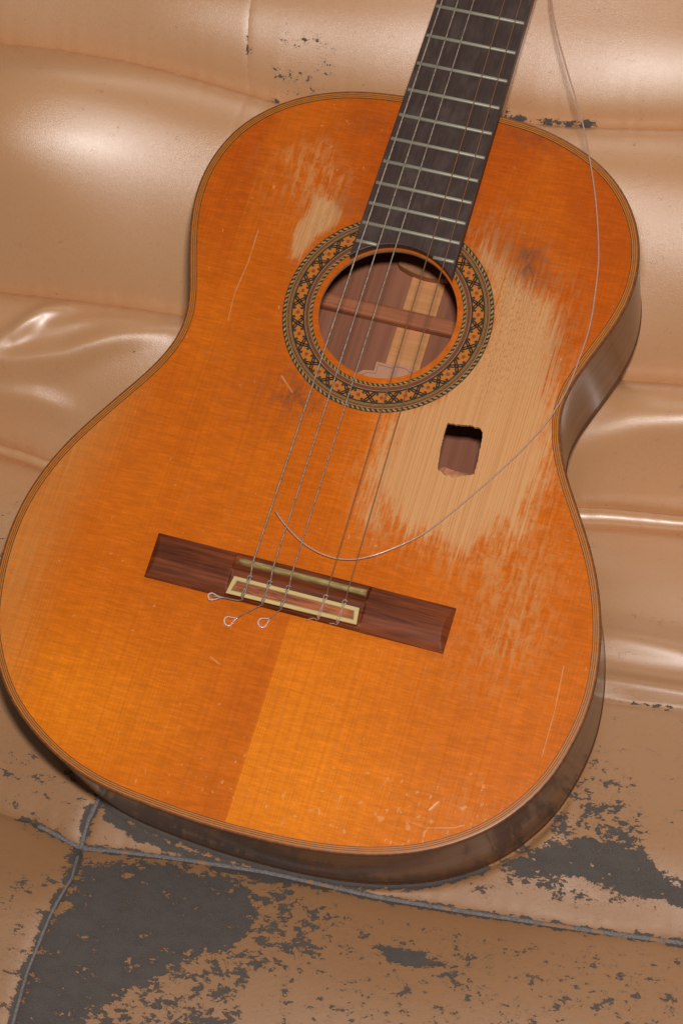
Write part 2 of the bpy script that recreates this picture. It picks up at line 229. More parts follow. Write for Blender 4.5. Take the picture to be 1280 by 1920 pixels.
# ------------------------------------------------------------------ materials
class NT:
    def __init__(s, name):
        s.m = bpy.data.materials.new(name); s.m.use_nodes = True; s.t = s.m.node_tree; s.n = s.t.nodes
        s.b = s.n['Principled BSDF']
    def new(s, typ, **kw):
        n = s.n.new(typ)
        for k, v in kw.items(): setattr(n, k, v)
        return n
    def put(s, sock, v):
        if hasattr(v, 'is_output') or isinstance(v, bpy.types.NodeSocket): s.t.links.new(v, sock)
        elif isinstance(v, (tuple, list)) and len(v) == 3 and len(getattr(sock, 'default_value', [0] * 3)) == 4: sock.default_value = (*v, 1)
        elif isinstance(v, (int, float)) and getattr(sock, 'type', '') == 'RGBA': sock.default_value = (v, v, v, 1)
        else: sock.default_value = v
    def math(s, op, a, b=0.0, c=None, clamp=False):
        n = s.new('ShaderNodeMath', operation=op, use_clamp=clamp); s.put(n.inputs[0], a); s.put(n.inputs[1], b)
        if c is not None: s.put(n.inputs[2], c)
        return n.outputs[0]
    def mix(s, f, a, b, mode='MIX'):
        n = s.new('ShaderNodeMix', data_type='RGBA', blend_type=mode); s.put(n.inputs[0], f); s.put(n.inputs[6], a); s.put(n.inputs[7], b); return n.outputs[2]
    def attr(s, name): return s.new('ShaderNodeAttribute', attribute_name=name).outputs['Fac']
    def uv(s): return s.new('ShaderNodeUVMap', uv_map='UVMap').outputs[0]
    def obj(s): return s.new('ShaderNodeTexCoord').outputs['Object']
    def vec(s, v, sc, off=(0, 0, 0), rot=0.0):
        n = s.new('ShaderNodeMapping'); s.put(n.inputs[0], v); n.inputs[1].default_value = off; n.inputs[2].default_value = (0, 0, rot); n.inputs[3].default_value = sc; return n.outputs[0]
    def noise(s, v, scale=1.0, detail=3.0, rough=0.5, dist=0.0, out=0):
        n = s.new('ShaderNodeTexNoise'); s.put(n.inputs['Vector'], v); n.inputs['Scale'].default_value = scale; n.inputs['Detail'].default_value = detail
        n.inputs['Roughness'].default_value = rough; n.inputs['Distortion'].default_value = dist; return n.outputs[out]
    def vor(s, v, scale=1.0, feature='F1', out='Distance', rnd=1.0):
        n = s.new('ShaderNodeTexVoronoi', feature=feature); s.put(n.inputs['Vector'], v); n.inputs['Scale'].default_value = scale
        n.inputs['Randomness'].default_value = rnd; return n.outputs[out]
    def step(s, x, lo, hi, smooth=True):
        n = s.new('ShaderNodeMapRange', interpolation_type='SMOOTHSTEP' if smooth else 'LINEAR'); s.put(n.inputs[0], x); n.inputs[1].default_value = lo; n.inputs[2].default_value = hi; return n.outputs[0]
    def bump(s, h, strength=0.3, dist=0.001, nrm=None):
        n = s.new('ShaderNodeBump'); n.inputs['Strength'].default_value = strength; n.inputs['Distance'].default_value = dist; s.put(n.inputs['Height'], h)
        if nrm is not None: s.put(n.inputs['Normal'], nrm)
        return n.outputs[0]
    def out(s, col=None, rough=None, nrm=None, **kw):
        if col is not None: s.put(s.b.inputs['Base Color'], col)
        if rough is not None: s.put(s.b.inputs['Roughness'], rough)
        if nrm is not None: s.put(s.b.inputs['Normal'], nrm)
        for k, v in kw.items(): s.put(s.b.inputs[k.replace('_', ' ')], v)
        return s.m
def simple(name, col, rough=0.5, var=0.12, scale=400, **kw):
    k = NT(name); n = k.noise(k.obj(), scale, 3)
    c = k.mix(n, tuple(x * (1 - var) for x in col), tuple(min(1, x * (1 + var)) for x in col))
    return k.out(c, rough, **kw)

LEATHER = (0.675, 0.350, 0.162)
def leather_material(name='tan_leather'):
    k = NT(name); uv = k.uv()                       # uv in millimetres (s, t)
    peel = k.attr('peel')
    warp = k.noise(k.vec(uv, (0.35, 0.5, 1)), 1.0, 3, 0.6, out=1)
    wv = k.new('ShaderNodeVectorMath', operation='MULTIPLY_ADD'); k.put(wv.inputs[0], warp); wv.inputs[1].default_value = (3.2, 2.0, 0); k.put(wv.inputs[2], uv)
    big = k.noise(k.vec(uv, (0.075, 0.11, 1)), 1.0, 4, 0.62)
    cell = k.vor(k.vec(wv.outputs[0], (0.23, 0.40, 1)), 1.0, 'F1', 'Color')
    sep = k.new('ShaderNodeSeparateColor'); k.put(sep.inputs[0], cell); cr_ = sep.outputs[0]
    fine = k.noise(k.vec(uv, (0.9, 1.4, 1)), 1.0, 3, 0.6)
    cell2 = k.vor(k.vec(wv.outputs[0], (0.52, 0.85, 1), (2, 9, 0)), 1.0, 'F1', 'Color'); sep2 = k.new('ShaderNodeSeparateColor'); k.put(sep2.inputs[0], cell2)
    f = k.math('MULTIPLY_ADD', k.math('SUBTRACT', big, 0.5), 1.45, peel)
    f = k.math('MULTIPLY_ADD', k.math('SUBTRACT', cr_, 0.5), 0.36, f)
    f = k.math('MULTIPLY_ADD', k.math('SUBTRACT', sep2.outputs[0], 0.5), 0.22, f)
    f = k.math('MULTIPLY_ADD', k.math('SUBTRACT', fine, 0.5), 0.16, f)
    bare = k.step(f, 0.585, 0.605)
    # fine cracks where the skin is about to flake
    crack = k.vor(k.vec(wv.outputs[0], (0.42, 0.62, 1), (3, 7, 0)), 1.0, 'DISTANCE_TO_EDGE')
    crk = k.math('MULTIPLY', k.step(crack, 0.035, 0.012), k.step(k.math('ADD', f, k.math('MULTIPLY', fine, 0.2)), 0.42, 0.56))
    tiny = k.noise(k.vec(uv, (0.16, 0.5, 1)), 1.0, 5, 0.7)
    spk = k.math('MULTIPLY', k.step(tiny, 0.66, 0.70), k.step(peel, 0.08, 0.2))
    hue = k.noise(k.vec(uv, (0.012, 0.016, 1)), 1.0, 3, 0.5)
    mot = k.noise(k.vec(uv, (0.5, 0.5, 1)), 1.0, 4, 0.65)
    c = k.mix(hue, tuple(x * y for x, y in zip(LEATHER, (0.95, 0.90, 0.84))), tuple(x * y for x, y in zip(LEATHER, (1.05, 1.08, 1.10))))
    c = k.mix(k.math('MULTIPLY', k.math('SUBTRACT', mot, 0.35), 0.5, clamp=True), c, tuple(x * 0.62 for x in LEATHER))
    c = k.mix(k.math('MULTIPLY', k.attr('seat_shade'), 0.95), c, (0.345, 0.168, 0.072))  # darker brown stands in for the weaker light on the seat
    c = k.mix(k.math('MULTIPLY', spk, 0.55), c, (0.16, 0.10, 0.07))
    c = k.mix(k.math('MULTIPLY', crk, 0.75), c, (0.14, 0.095, 0.075))
    fz = k.noise(k.vec(uv, (1.6, 1.6, 1)), 1.0, 4, 0.7)
    fab = k.mix(k.step(fz, 0.3, 0.75), (0.066, 0.053, 0.046), (0.150, 0.128, 0.118))
    fab = k.mix(k.math('MULTIPLY', k.step(big, 0.35, 0.65), 0.35), fab, (0.150, 0.122, 0.105))
    fab = k.mix(k.math('MULTIPLY', k.step(f, 0.72, 0.60), 0.45), fab, (0.175, 0.120, 0.085))
    rim = k.math('MULTIPLY', k.step(f, 0.555, 0.585), k.step(f, 0.60, 0.587))
    c = k.mix(k.math('MULTIPLY', rim, 0.25), c, (0.62, 0.44, 0.30))
    col = k.mix(bare, c, fab)
    grain = k.vor(k.vec(uv, (1.15, 1.15, 1)), 1.0, 'F1')
    wr = k.noise(k.vec(uv, (0.10, 0.16, 1), (3, 3, 0)), 1.0, 4, 0.6, 0.8)
    h = k.math('MULTIPLY_ADD', grain, 0.035, k.math('MULTIPLY', mot, 0.08)); h = k.math('MULTIPLY_ADD', wr, k.math('MULTIPLY_ADD', k.attr('seat_shade'), 0.35, 0.16), h)
    h = k.math('SUBTRACT', h, k.math('MULTIPLY', crk, 0.10))
    n1 = k.bump(h, 0.42, 0.0012)
    n2 = k.bump(k.math('MULTIPLY', k.step(f, 0.57, 0.61), -1.0), 0.8, 0.0008, n1)
    n3 = k.bump(fz, 0.35, 0.0006, n2)
    rv = k.math('MULTIPLY_ADD', mot, 0.12, 0.25)
    rough = k.mix(bare, k.math('MULTIPLY_ADD', k.attr('seat_shade'), 0.16, rv), 0.9)
    return k.out(col, rough, n3, Specular_IOR_Level=k.math('MULTIPLY_ADD', bare, -0.70, k.math('MULTIPLY_ADD', k.attr('seat_shade'), -0.45, 0.95)), IOR=1.55,
                 Coat_Weight=k.math('MULTIPLY', k.math('SUBTRACT', 1.0, bare), k.math('MULTIPLY_ADD', k.attr('seat_shade'), -0.62, 0.62), clamp=True), Coat_Roughness=0.31, Coat_IOR=1.6)
def wood(name, dark, light, gu=1.2, gv=0.02, rough=0.4, coat=0.0, crough=0.15, axis=0, strength=1.0, bump=0.1, spec=0.5):
    """long-grained wood; uv in millimetres, grain runs along v (axis 0) or u (axis 1)"""
    k = NT(name); uv = k.uv()
    sc = (gu, gv, 1) if axis == 0 else (gv, gu, 1); scb = (gu * 0.16, gv * 0.5, 1) if axis == 0 else (gv * 0.5, gu * 0.16, 1)
    g = k.noise(k.vec(uv, sc), 1.0, 4, 0.65, 0.4); b = k.noise(k.vec(uv, scb, (5, 3, 0)), 1.0, 3, 0.55, 0.8)
    f = k.math('ADD', k.math('MULTIPLY', g, 0.5), k.math('MULTIPLY', b, 0.5))
    c = k.mix(k.step(f, 0.5 - 0.17 / strength, 0.5 + 0.17 / strength), dark, light)
    return k.out(c, rough, k.bump(g, bump, 0.0003), Coat_Weight=coat, Coat_Roughness=crough, Specular_IOR_Level=spec)
def soundboard_material():
    k = NT('aged_spruce'); uv = k.uv()
    sepx = k.new('ShaderNodeSeparateXYZ'); k.put(sepx.inputs[0], uv)
    ringv = k.vec(uv, (0.62, 0.0035, 1)); ring = k.noise(k.vec(uv, (0.05, 0.004, 1)), 1.0, 2, 0.5)
    ln0 = k.noise(k.vec(uv, (1.6, 0.006, 1), (11, 0, 0)), 1.0, 1, 0.5)
    sn = k.math('SINE', k.math('MULTIPLY_ADD', ring, 22.0, k.math('MULTIPLY', sepx.outputs[0], 2 * math.pi / 1.45)))
    line = k.math('MULTIPLY_ADD', sn, 0.05, ln0)
    silk = k.noise(k.vec(uv, (0.10, 0.75, 1), (0, 2, 0)), 1.0, 4, 0.65, 0.5)
    cloud = k.noise(k.vec(uv, (0.02, 0.012, 1)), 1.0, 3, 0.5)
    plank = k.noise(k.vec(uv, (0.05, 0.0006, 1), (2.3, 0, 0)), 1.0, 3, 0.6)
    streak = k.noise(k.vec(uv, (0.42, 0.018, 1), (4, 9, 0)), 1.0, 4, 0.65)
    scuff = k.noise(k.vec(uv, (0.22, 0.10, 1), (1, 5, 0)), 1.0, 5, 0.72, 0.6)
    bare, soft, haze, dark, tone = (k.attr(a) for a in ('bare', 'soft', 'haze', 'dark', 'tone'))
    c = k.mix(tone, (0.495, 0.077, 0.004), (0.87, 0.235, 0.007))
    c = k.mix(k.math('MULTIPLY', k.step(plank, 0.35, 0.65), 0.05), c, (0.44, 0.088, 0.006))
    c = k.mix(k.math('MULTIPLY', k.step(cloud, 0.42, 0.68), 0.32), c, (0.78, 0.185, 0.008))
    silk2 = k.noise(k.vec(uv, (0.045, 0.26, 1), (3, 8, 0)), 1.0, 4, 0.6, 0.8)
    sv = k.math('MULTIPLY_ADD', k.step(silk, 0.38, 0.70), 0.20, 0.90); sv = k.math('MULTIPLY', sv, k.math('MULTIPLY_ADD', k.step(silk2, 0.35, 0.68), 0.14, 0.95))
    cc = k.new('ShaderNodeCombineColor'); [k.put(cc.inputs[i_], sv) for i_ in range(3)]
    c = k.mix(1.0, c, cc.outputs[0], 'MULTIPLY')
    # hazed old lacquer along the bass edge
    hz = k.math('MULTIPLY', haze, k.math('MULTIPLY_ADD', k.step(streak, 0.3, 0.7), 0.45, 0.55))
    hz = k.math('MULTIPLY', hz, k.math('MULTIPLY_ADD', scuff, 0.6, 0.7), clamp=True)
    c = k.mix(k.math('MULTIPLY', hz, 0.62), c, (0.60, 0.28, 0.075))
    c = k.mix(k.math('MULTIPLY', k.step(line, 0.44, 0.60), 0.19), c, (0.34, 0.058, 0.005))
    # half-worn lacquer
    sm = k.math('MULTIPLY', soft, k.step(k.math('ADD', k.math('MULTIPLY', scuff, 0.6), k.math('MULTIPLY', streak, 0.4)), 0.42, 0.60))
    c = k.mix(k.math('MULTIPLY', sm, 0.62), c, (0.66, 0.30, 0.10))
    # bare spruce
    str2 = k.noise(k.vec(uv, (1.1, 0.035, 1), (8, 2, 0)), 1.0, 3, 0.6)
    bf = k.math('ADD', bare, k.math('MULTIPLY', k.math('SUBTRACT', streak, 0.5), 0.95))
    bf = k.math('ADD', bf, k.math('MULTIPLY', k.math('SUBTRACT', str2, 0.5), 0.75))
    bf = k.math('ADD', bf, k.math('MULTIPLY', k.math('SUBTRACT', scuff, 0.5), 0.45))
    bf = k.math('ADD', bf, k.math('MULTIPLY', k.math('SUBTRACT', line, 0.5), 0.30))
    bm_ = k.math('ADD', k.math('MULTIPLY', k.step(bf, 0.36, 0.66), 0.55), k.math('MULTIPLY', k.step(k.math('MULTIPLY_ADD', scuff, 0.5, bf), 0.30, 1.15), 0.45))
    raw = k.mix(k.step(line, 0.42, 0.66), (0.68, 0.345, 0.135), (0.58, 0.262, 0.094))
    raw = k.mix(k.math('MULTIPLY', k.step(k.noise(k.vec(uv, (0.9, 0.35, 1), (6, 6, 0)), 1.0, 4, 0.7), 0.46, 0.68), k.math('MULTIPLY', k.attr('stain'), 0.8)), raw, (0.33, 0.15, 0.055))
    c = k.mix(k.math('MULTIPLY', bm_, 0.93), c, raw)
    dk = k.math('MULTIPLY', dark, k.step(scuff, 0.34, 0.62))
    c = k.mix(k.math('MULTIPLY', dk, 0.8), c, (0.14, 0.055, 0.03))
    # small chips and dings in the lacquer, more of them in the lower treble bout
    ding = k.noise(k.vec(uv, (0.26, 0.17, 1), (7, 1, 0)), 1.0, 3, 0.5, 0.4)
    dm = k.math('MULTIPLY', k.step(k.math('ADD', ding, k.math('MULTIPLY', k.attr('dings'), 0.13)), 0.745, 0.775), k.step(scuff, 0.35, 0.5))
    c = k.mix(k.math('MULTIPLY', dm, 0.42), c, (0.80, 0.46, 0.20))
    # long scratches
    sc_ = None
    for P, wd in SCRATCH_W:
        for (ax, ay), (bx, by) in zip(P[:-1], P[1:]):
            L = math.hypot(bx - ax, by - ay); dx, dy = (bx - ax) / L, (by - ay) / L
            t1 = k.math('MULTIPLY_ADD', sepx.outputs[0], dx, -(ax * dx + ay * dy)); t1 = k.math('MULTIPLY_ADD', sepx.outputs[1], dy, t1)
            n1 = k.math('MULTIPLY_ADD', sepx.outputs[0], -dy, ax * dy - ay * dx); n1 = k.math('MULTIPLY_ADD', sepx.outputs[1], dx, n1)
            over = k.math('MAXIMUM', k.math('MULTIPLY', t1, -1.0), k.math('SUBTRACT', t1, L)); over = k.math('MAXIMUM', over, 0.0)
            d = k.math('ADD', over, k.math('ABSOLUTE', n1)); v = k.step(d, wd, wd * 0.3)
            sc_ = v if sc_ is None else k.math('MAXIMUM', sc_, v)
    c = k.mix(k.math('MULTIPLY', sc_, k.math('MULTIPLY_ADD', scuff, 1.3, -0.25), clamp=True), c, (0.78, 0.40, 0.17))
    rough = k.mix(bm_, k.math('MULTIPLY_ADD', scuff, 0.16, 0.20), 0.60)
    h = k.math('ADD', k.math('MULTIPLY', line, 0.6), k.math('MULTIPLY', silk, 0.15))
    nb = k.bump(h, 0.18, 0.0004); nb = k.bump(k.math('SUBTRACT', k.math('MULTIPLY', bm_, -0.4), sc_), 0.25, 0.0004, nb)
    return k.out(c, rough, nb, Specular_IOR_Level=0.28)

M = {}
M['leather'] = leather_material()
k = NT('grey_worn_piping'); f_ = k.noise(k.obj(), 900, 4, 0.7)
g_ = k.noise(k.obj(), 60, 3)
c_ = k.mix(k.step(f_, 0.3, 0.7), (0.12, 0.105, 0.10), (0.27, 0.24, 0.23)); c_ = k.mix(k.step(g_, 0.58, 0.64), c_, (0.34, 0.18, 0.10))
M['piping'] = k.out(c_, 0.85, k.bump(f_, 0.6, 0.0008))
M['top'] = None
M['rosewood_side'] = wood('dark_polished_rosewood', (0.080, 0.029, 0.012), (0.215, 0.080, 0.031), 0.35, 0.012, 0.45, 0.52, 0.12, axis=1, bump=0.35)
M['rosewood_in'] = wood('unfinished_rosewood', (0.26, 0.098, 0.056), (0.39, 0.158, 0.090), 0.16, 0.006, 0.8, axis=0, spec=0.2)
M['bridge'] = wood('oiled_rosewood', (0.075, 0.017, 0.006), (0.26, 0.060, 0.017), 0.55, 0.022, 0.48, 0.0, 0.25, axis=1, strength=1.0, spec=0.2)
M['inlay'] = wood('red_inlay_wood', (0.14, 0.028, 0.012), (0.50, 0.13, 0.035), 0.8, 0.06, 0.4, 0.2, axis=1, strength=1.3)
M['ebony'] = wood('ebony', (0.044, 0.023, 0.018), (0.066, 0.037, 0.030), 0.7, 0.02, 0.5, spec=0.4)
M['neckwood'] = wood('cedar_neck', (0.30, 0.13, 0.07), (0.46, 0.22, 0.12), 0.5, 0.01, 0.35, 0.4)
M['lightwood'] = wood('pale_inner_strip', (0.62, 0.265, 0.10), (0.76, 0.35, 0.14), 0.9, 0.02, 0.7, axis=1, spec=0.25)
M['bracewood'] = wood('inner_brace_wood', (0.36, 0.115, 0.052), (0.50, 0.18, 0.08), 0.8, 0.02, 0.7, axis=1, spec=0.25)
M['heelwood'] = wood('inner_heel_wood', (0.34, 0.145, 0.062), (0.46, 0.20, 0.09), 0.5, 0.02, 0.7, spec=0.25)
M['binding'] = wood('brown_binding', (0.13, 0.036, 0.009), (0.27, 0.085, 0.018), 1.5, 0.05, 0.42, 0.15, 0.3)
M['orange'] = simple('amber_purfling', (0.50, 0.150, 0.007), 0.5, 0.25)
M['darkline'] = simple('dark_purfling', (0.045, 0.025, 0.012), 0.4, 0.2)
M['metal'] = simple('fret_nickel', (0.36, 0.33, 0.25), 0.5, 0.15, 900, Metallic=0.45)
M['ivory'] = simple('aged_ivory', (0.66, 0.47, 0.19), 0.38, 0.10, 120, Coat_Weight=0.2)
k = NT('yellowed_bone'); f_ = k.noise(k.vec(k.uv(), (0.09, 0.8, 1)), 1.0, 4, 0.6)
M['bone'] = k.out(k.mix(k.step(f_, 0.35, 0.7), (0.25, 0.15, 0.04), (0.44, 0.34, 0.13)), 0.42, Coat_Weight=0.1)
M['paper'] = simple('label_paper', (0.62, 0.31, 0.19), 0.85, 0.06, 200)
M['ink'] = simple('label_ink', (0.30, 0.14, 0.10), 0.9)
M['rose_bg'] = simple('mosaic_amber', (0.52, 0.155, 0.010), 0.45, 0.35, 500)
M['rose_dark'] = simple('mosaic_dark', (0.036, 0.018, 0.009), 0.5, 0.3)
M['rose_yel'] = simple('mosaic_yellow', (0.36, 0.21, 0.035), 0.5, 0.25)
M['rose_red'] = simple('mosaic_red', (0.26, 0.045, 0.013), 0.5, 0.25)
M['rose_lt'] = simple('mosaic_straw', (0.42, 0.25, 0.08), 0.5, 0.25)
def wound():
    k = NT('wound_bass_string'); sx = k.new('ShaderNodeSeparateXYZ'); k.put(sx.inputs[0], k.uv())
    a = k.math('SINE', k.math('MULTIPLY', sx.outputs[0], 2 * math.pi / 0.75)); nz = k.noise(k.vec(k.uv(), (0.35, 3, 1)), 1.0, 3, 0.6)
    c = k.mix(k.step(nz, 0.42, 0.62), (0.50, 0.39, 0.30), (0.27, 0.19, 0.14))
    c = k.mix(k.math('MULTIPLY_ADD', a, 0.15, 0.15), c, (0.16, 0.11, 0.08))
    return k.out(c, 0.38, k.bump(a, 0.4, 0.0002), Metallic=0.55)
M['wound'] = wound()
M['nylon'] = simple('brown_nylon', (0.38, 0.20, 0.11), 0.3, 0.2, 300, Transmission_Weight=0.5, Specular_IOR_Level=0.5)
M['loop'] = simple('clear_nylon_end', (0.95, 0.85, 0.80), 0.1, 0.05, 300, Transmission_Weight=0.6, Specular_IOR_Level=1.0)
M['clear'] = simple('clear_nylon', (0.74, 0.50, 0.38), 0.18, 0.1, 300, Transmission_Weight=0.45, Specular_IOR_Level=0.9)

# ------------------------------------------------------------------ the guitar
X0 = np.array([0.0, -157.4, -GD])                     # empty at the lowest back edge
guitar = bpy.data.objects.new('classical_guitar', None); COL.objects.link(guitar)
Gm = Matrix([[*G[i], 0] for i in range(3)] + [[0, 0, 0, 1]])
guitar.matrix_world = Matrix.Translation(Vector((ORG + G @ X0 / 1000).tolist())) @ Gm
guitar['label'] = 'worn orange classical guitar with a hole in its top, leaning on the tan sofa'
guitar['category'] = 'guitar'
OL = np.array(OUTLINE)
Tn = np.roll(OL, -1, 0) - np.roll(OL, 1, 0); Tn /= np.linalg.norm(Tn, axis=1)[:, None]
area2 = np.sum(OL[:, 0] * np.roll(OL[:, 1], -1) - np.roll(OL[:, 0], -1) * OL[:, 1])
Nout = np.stack([Tn[:, 1], -Tn[:, 0]], 1) * (1 if area2 > 0 else -1)
# smooth the normals a little
for _ in range(3): Nout = (np.roll(Nout, 1, 0) + Nout + np.roll(Nout, -1, 0)) / 3
Nout /= np.linalg.norm(Nout, axis=1)[:, None]
ARCL = np.r_[0, np.cumsum(np.linalg.norm(np.diff(OL, axis=0), axis=1))]
def sweep(name, prof, mats, smooth=True, mi=None, parent=guitar, sharp=None):
    """sweep a profile [(inset, w)...] round the body outline"""
    n = len(OL); V = []; uv = []
    for a, w in prof:
        P = OL - Nout * a; V.append(np.column_stack([P, np.full(n, w)])); uv.append(np.column_stack([ARCL, np.full(n, w + a)]))
    V = (np.vstack(V) - X0) / 1000; uv = np.vstack(uv); F = []; MI = []
    i = np.arange(n); j = (i + 1) % n
    for q in range(len(prof) - 1):
        F.append(np.column_stack([q * n + i, q * n + j, (q + 1) * n + j, (q + 1) * n + i])); MI.append(np.full(n, 0 if mi is None else mi[q]))
    F = np.vstack(F)
    if area2 < 0: F = F[:, ::-1]
    o = mesh_np(name, V, F, mats, parent, smooth, np.concatenate(MI), uv)
    if sharp: o.data.set_sharp_from_angle(angle=math.radians(sharp))
    return o
HC = (0.0, 176.7); HR = 42.9
def blob(P, x, y, edge): return np.clip(0.5 - poly_sd(P, x, y) / edge, 0, 1)
def gs(cx, cy, rx, ry, x, y): return np.exp(-((x - cx) / rx) ** 2 - ((y - cy) / ry) ** 2)
def make_soundboard():
    h = 1.0; xs = np.arange(-186, 186.5, h); ys = np.arange(-160, 326.5, h)
    X, Y = np.meshgrid(xs, ys); x = X.ravel(); y = Y.ravel(); nx = len(xs)
    cx = (X[:-1, :-1] + h / 2).ravel(); cy = (Y[:-1, :-1] + h / 2).ravel()
    sdo = poly_sd(OL[::2], cx, cy); r = np.hypot(cx - HC[0], cy - HC[1])
    near = (np.abs(cx - 68) < 20) & (np.abs(cy - 100) < 25); sr = np.full(len(cx), 99.0); sr[near] = poly_sd(RECT, cx[near], cy[near])
    keep = (sdo < -2.6) & (r > HR) & (sr > 0)
    ci = np.arange(len(cx)); row, col = ci // (nx - 1), ci % (nx - 1); a = row * nx + col
    F = np.column_stack([a, a + 1, a + nx + 1, a + nx])[keep]
    used = np.unique(F); remap = -np.ones(len(x), int); remap[used] = np.arange(len(used)); F = remap[F]; x = x[used]; y = y[used]
    # boundary edges
    E = np.vstack([F[:, [0, 1]], F[:, [1, 2]], F[:, [2, 3]], F[:, [3, 0]]]); key = np.sort(E, 1); kk = key[:, 0] * len(x) + key[:, 1]
    uq, inv, cnt = np.unique(kk, return_inverse=True, return_counts=True); B = E[cnt[inv] == 1]; bv = np.unique(B)
    rr = np.hypot(x - HC[0], y - HC[1]); hv = bv[rr[bv] < HR + 3]
    x[hv], y[hv] = HC[0] + (x[hv] - HC[0]) * HR / rr[hv], HC[1] + (y[hv] - HC[1]) * HR / rr[hv]
    rv = [i for i in bv if abs(x[i] - 68) < 20 and abs(y[i] - 100) < 25]; Q = np.array(RECT + RECT[:1])
    for i in rv:
        best = None
        for A_, B_ in zip(Q[:-1], Q[1:]):
            d = B_ - A_; q = np.clip(((x[i] - A_[0]) * d[0] + (y[i] - A_[1]) * d[1]) / (d @ d), 0, 1); p_ = A_ + q * d; dd = (x[i] - p_[0]) ** 2 + (y[i] - p_[1]) ** 2
            if best is None or dd < best[0]: best = (dd, p_)
        x[i], y[i] = best[1] + np.array([random.uniform(-.18, .18), random.uniform(-.4, .4)])
    # slight dip / dome so the lacquer is not a dead flat sheet
    z = 0.0 * x
    V = np.column_stack([x, y, z]); n0 = len(V); inner = set(hv.tolist()) | set(rv)
    Bw = np.array([b for b in B if b[0] in inner and b[1] in inner])
    V2 = V.copy(); V2[:, 2] -= 2.5; low = -np.ones(n0, int); lv = np.unique(Bw); low[lv] = n0 + np.arange(len(lv)); V = np.vstack([V, V2[lv]])
    W = np.column_stack([Bw[:, 1], Bw[:, 0], low[Bw[:, 0]], low[Bw[:, 1]]])
    Fa = np.vstack([F, W]); mi = np.r_[np.zeros(len(F), int), np.ones(len(W), int)]
    x, y = V[:, 0], V[:, 1]
    bare = np.maximum(blob(BARE_MAIN, x, y, 34), blob(BARE_LEFT, x, y, 9) * 0.95)
    bare = np.where(bare > 0, bare, 0)
    soft = np.maximum(blob(BARE_SOFT, x, y, 40), 0.9 * blob(BARE_LEFT_SOFT, x, y, 18))
    soft = np.clip(soft + 0.7 * gs(120, -15, 26, 26, x, y) + 0.45 * gs(-80, 250, 25, 30, x, y) + 0.35 * gs(133, -110, 30, 18, x, y), 0, 1)
    haze = 0.95 * sstep(0, 1, blob(HAZE, x, y, 46)) + 0.25 * gs(-150, 60, 30, 40, x, y)
    dark = 0.75 * gs(-36, 112, 17, 14, x, y) + 0.8 * gs(76, 231, 9, 12, x, y) + 0.6 * gs(84, 222, 12, 8, x, y) + 0.45 * gs(62, 238, 20, 16, x, y) + 0.55 * gs(57, 312, 26, 8, x, y) \
        + 0.30 * gs(-50, 300, 18, 10, x, y) + 0.35 * gs(-58, 200, 8, 25, x, y) + 0.30 * gs(108, 182, 8, 26, x, y) + 0.4 * gs(-45, 240, 14, 10, x, y) + 0.2 * gs(-62, 115, 30, 40, x, y)
    stain = np.clip(0.95 * gs(72, 180, 16, 42, x, y) + 0.3 * gs(95, 170, 20, 40, x, y) + 0.6 * gs(75, 212, 24, 16, x, y) + 0.5 * gs(-60, 222, 14, 22, x, y), 0, 1)
    low_ = sstep(40, -150, y)
    tone = 0.10 + 0.26 * sstep(300, 40, y) + 0.12 * low_
    cs = -0.5 + 0.0 * y
    tone = tone + 0.44 * sstep(cs - 0.3, cs + 0.3, x) * sstep(0, -40, y) * np.exp(-(np.clip(x, 0, None) / 85) ** 2)  # chatoyant sheen right of the centre joint, painted into the wood tone
    tone = tone - 0.22 * sstep(cs - 60, cs, x) * sstep(cs + 0.3, cs - 0.3, x) * low_
    tone = tone + 0.45 * gs(-110, -105, 55, 40, x, y) + 0.3 * gs(40, -120, 60, 30, x, y)
    tone = tone + 0.14 * sstep(8.5, 9.5, x) * sstep(60, 120, y) * sstep(40, 10, x) + 0.12 * sstep(9.0, 10.0, x) * sstep(36, 12, x) * sstep(130, 20, y) * sstep(0, 10, y)
    tone = tone + 0.12 * sstep(-104.5, -103.5, x + 0.02 * y) * sstep(60, 200, y) * sstep(-60, -100, x)
    dings = gs(110, -120, 60, 30, x, y) + 0.5 * gs(0, -130, 90, 20, x, y) + 0.3 * gs(-60, 260, 50, 40, x, y) + 0.25
    sb = mesh_np('soundboard', (V - X0) / 1000, Fa, [M['top'], M['torn']], guitar, False, mi, np.column_stack([x, y]),
                 dict(bare=bare, soft=soft, haze=np.clip(haze, 0, 1), dark=np.clip(dark, 0, 1), stain=stain, tone=np.clip(tone, 0, 1), dings=np.clip(dings, 0, 1)))
    return sb
SCRATCH_W = [(P, 0.55) for P in SCRATCH[:2]] + [(SCRATCH[2], 0.6), (SCRATCH[3], 0.4), (SCRATCH[4][:2], 1.0), (SCRATCH[8][1:3], 0.8), (SCRATCH[13], 0.8)]
M['torn'] = wood('torn_spruce_edge', (0.40, 0.22, 0.10), (0.62, 0.38, 0.18), 1.5, 0.3, 0.8)
M['top'] = soundboard_material()
make_soundboard()
b = MB(); P0 = CHIP; b.add([(x, y, (-0.15 if i in (1, 2, 3) else -2.6)) for i, (x, y) in enumerate(P0)] , [tuple(range(len(P0)))]); b.build('torn_edge', wood('torn_red_edge', (0.42, 0.15, 0.07), (0.60, 0.24, 0.11), 1.2, 0.2, 0.8), guitar)
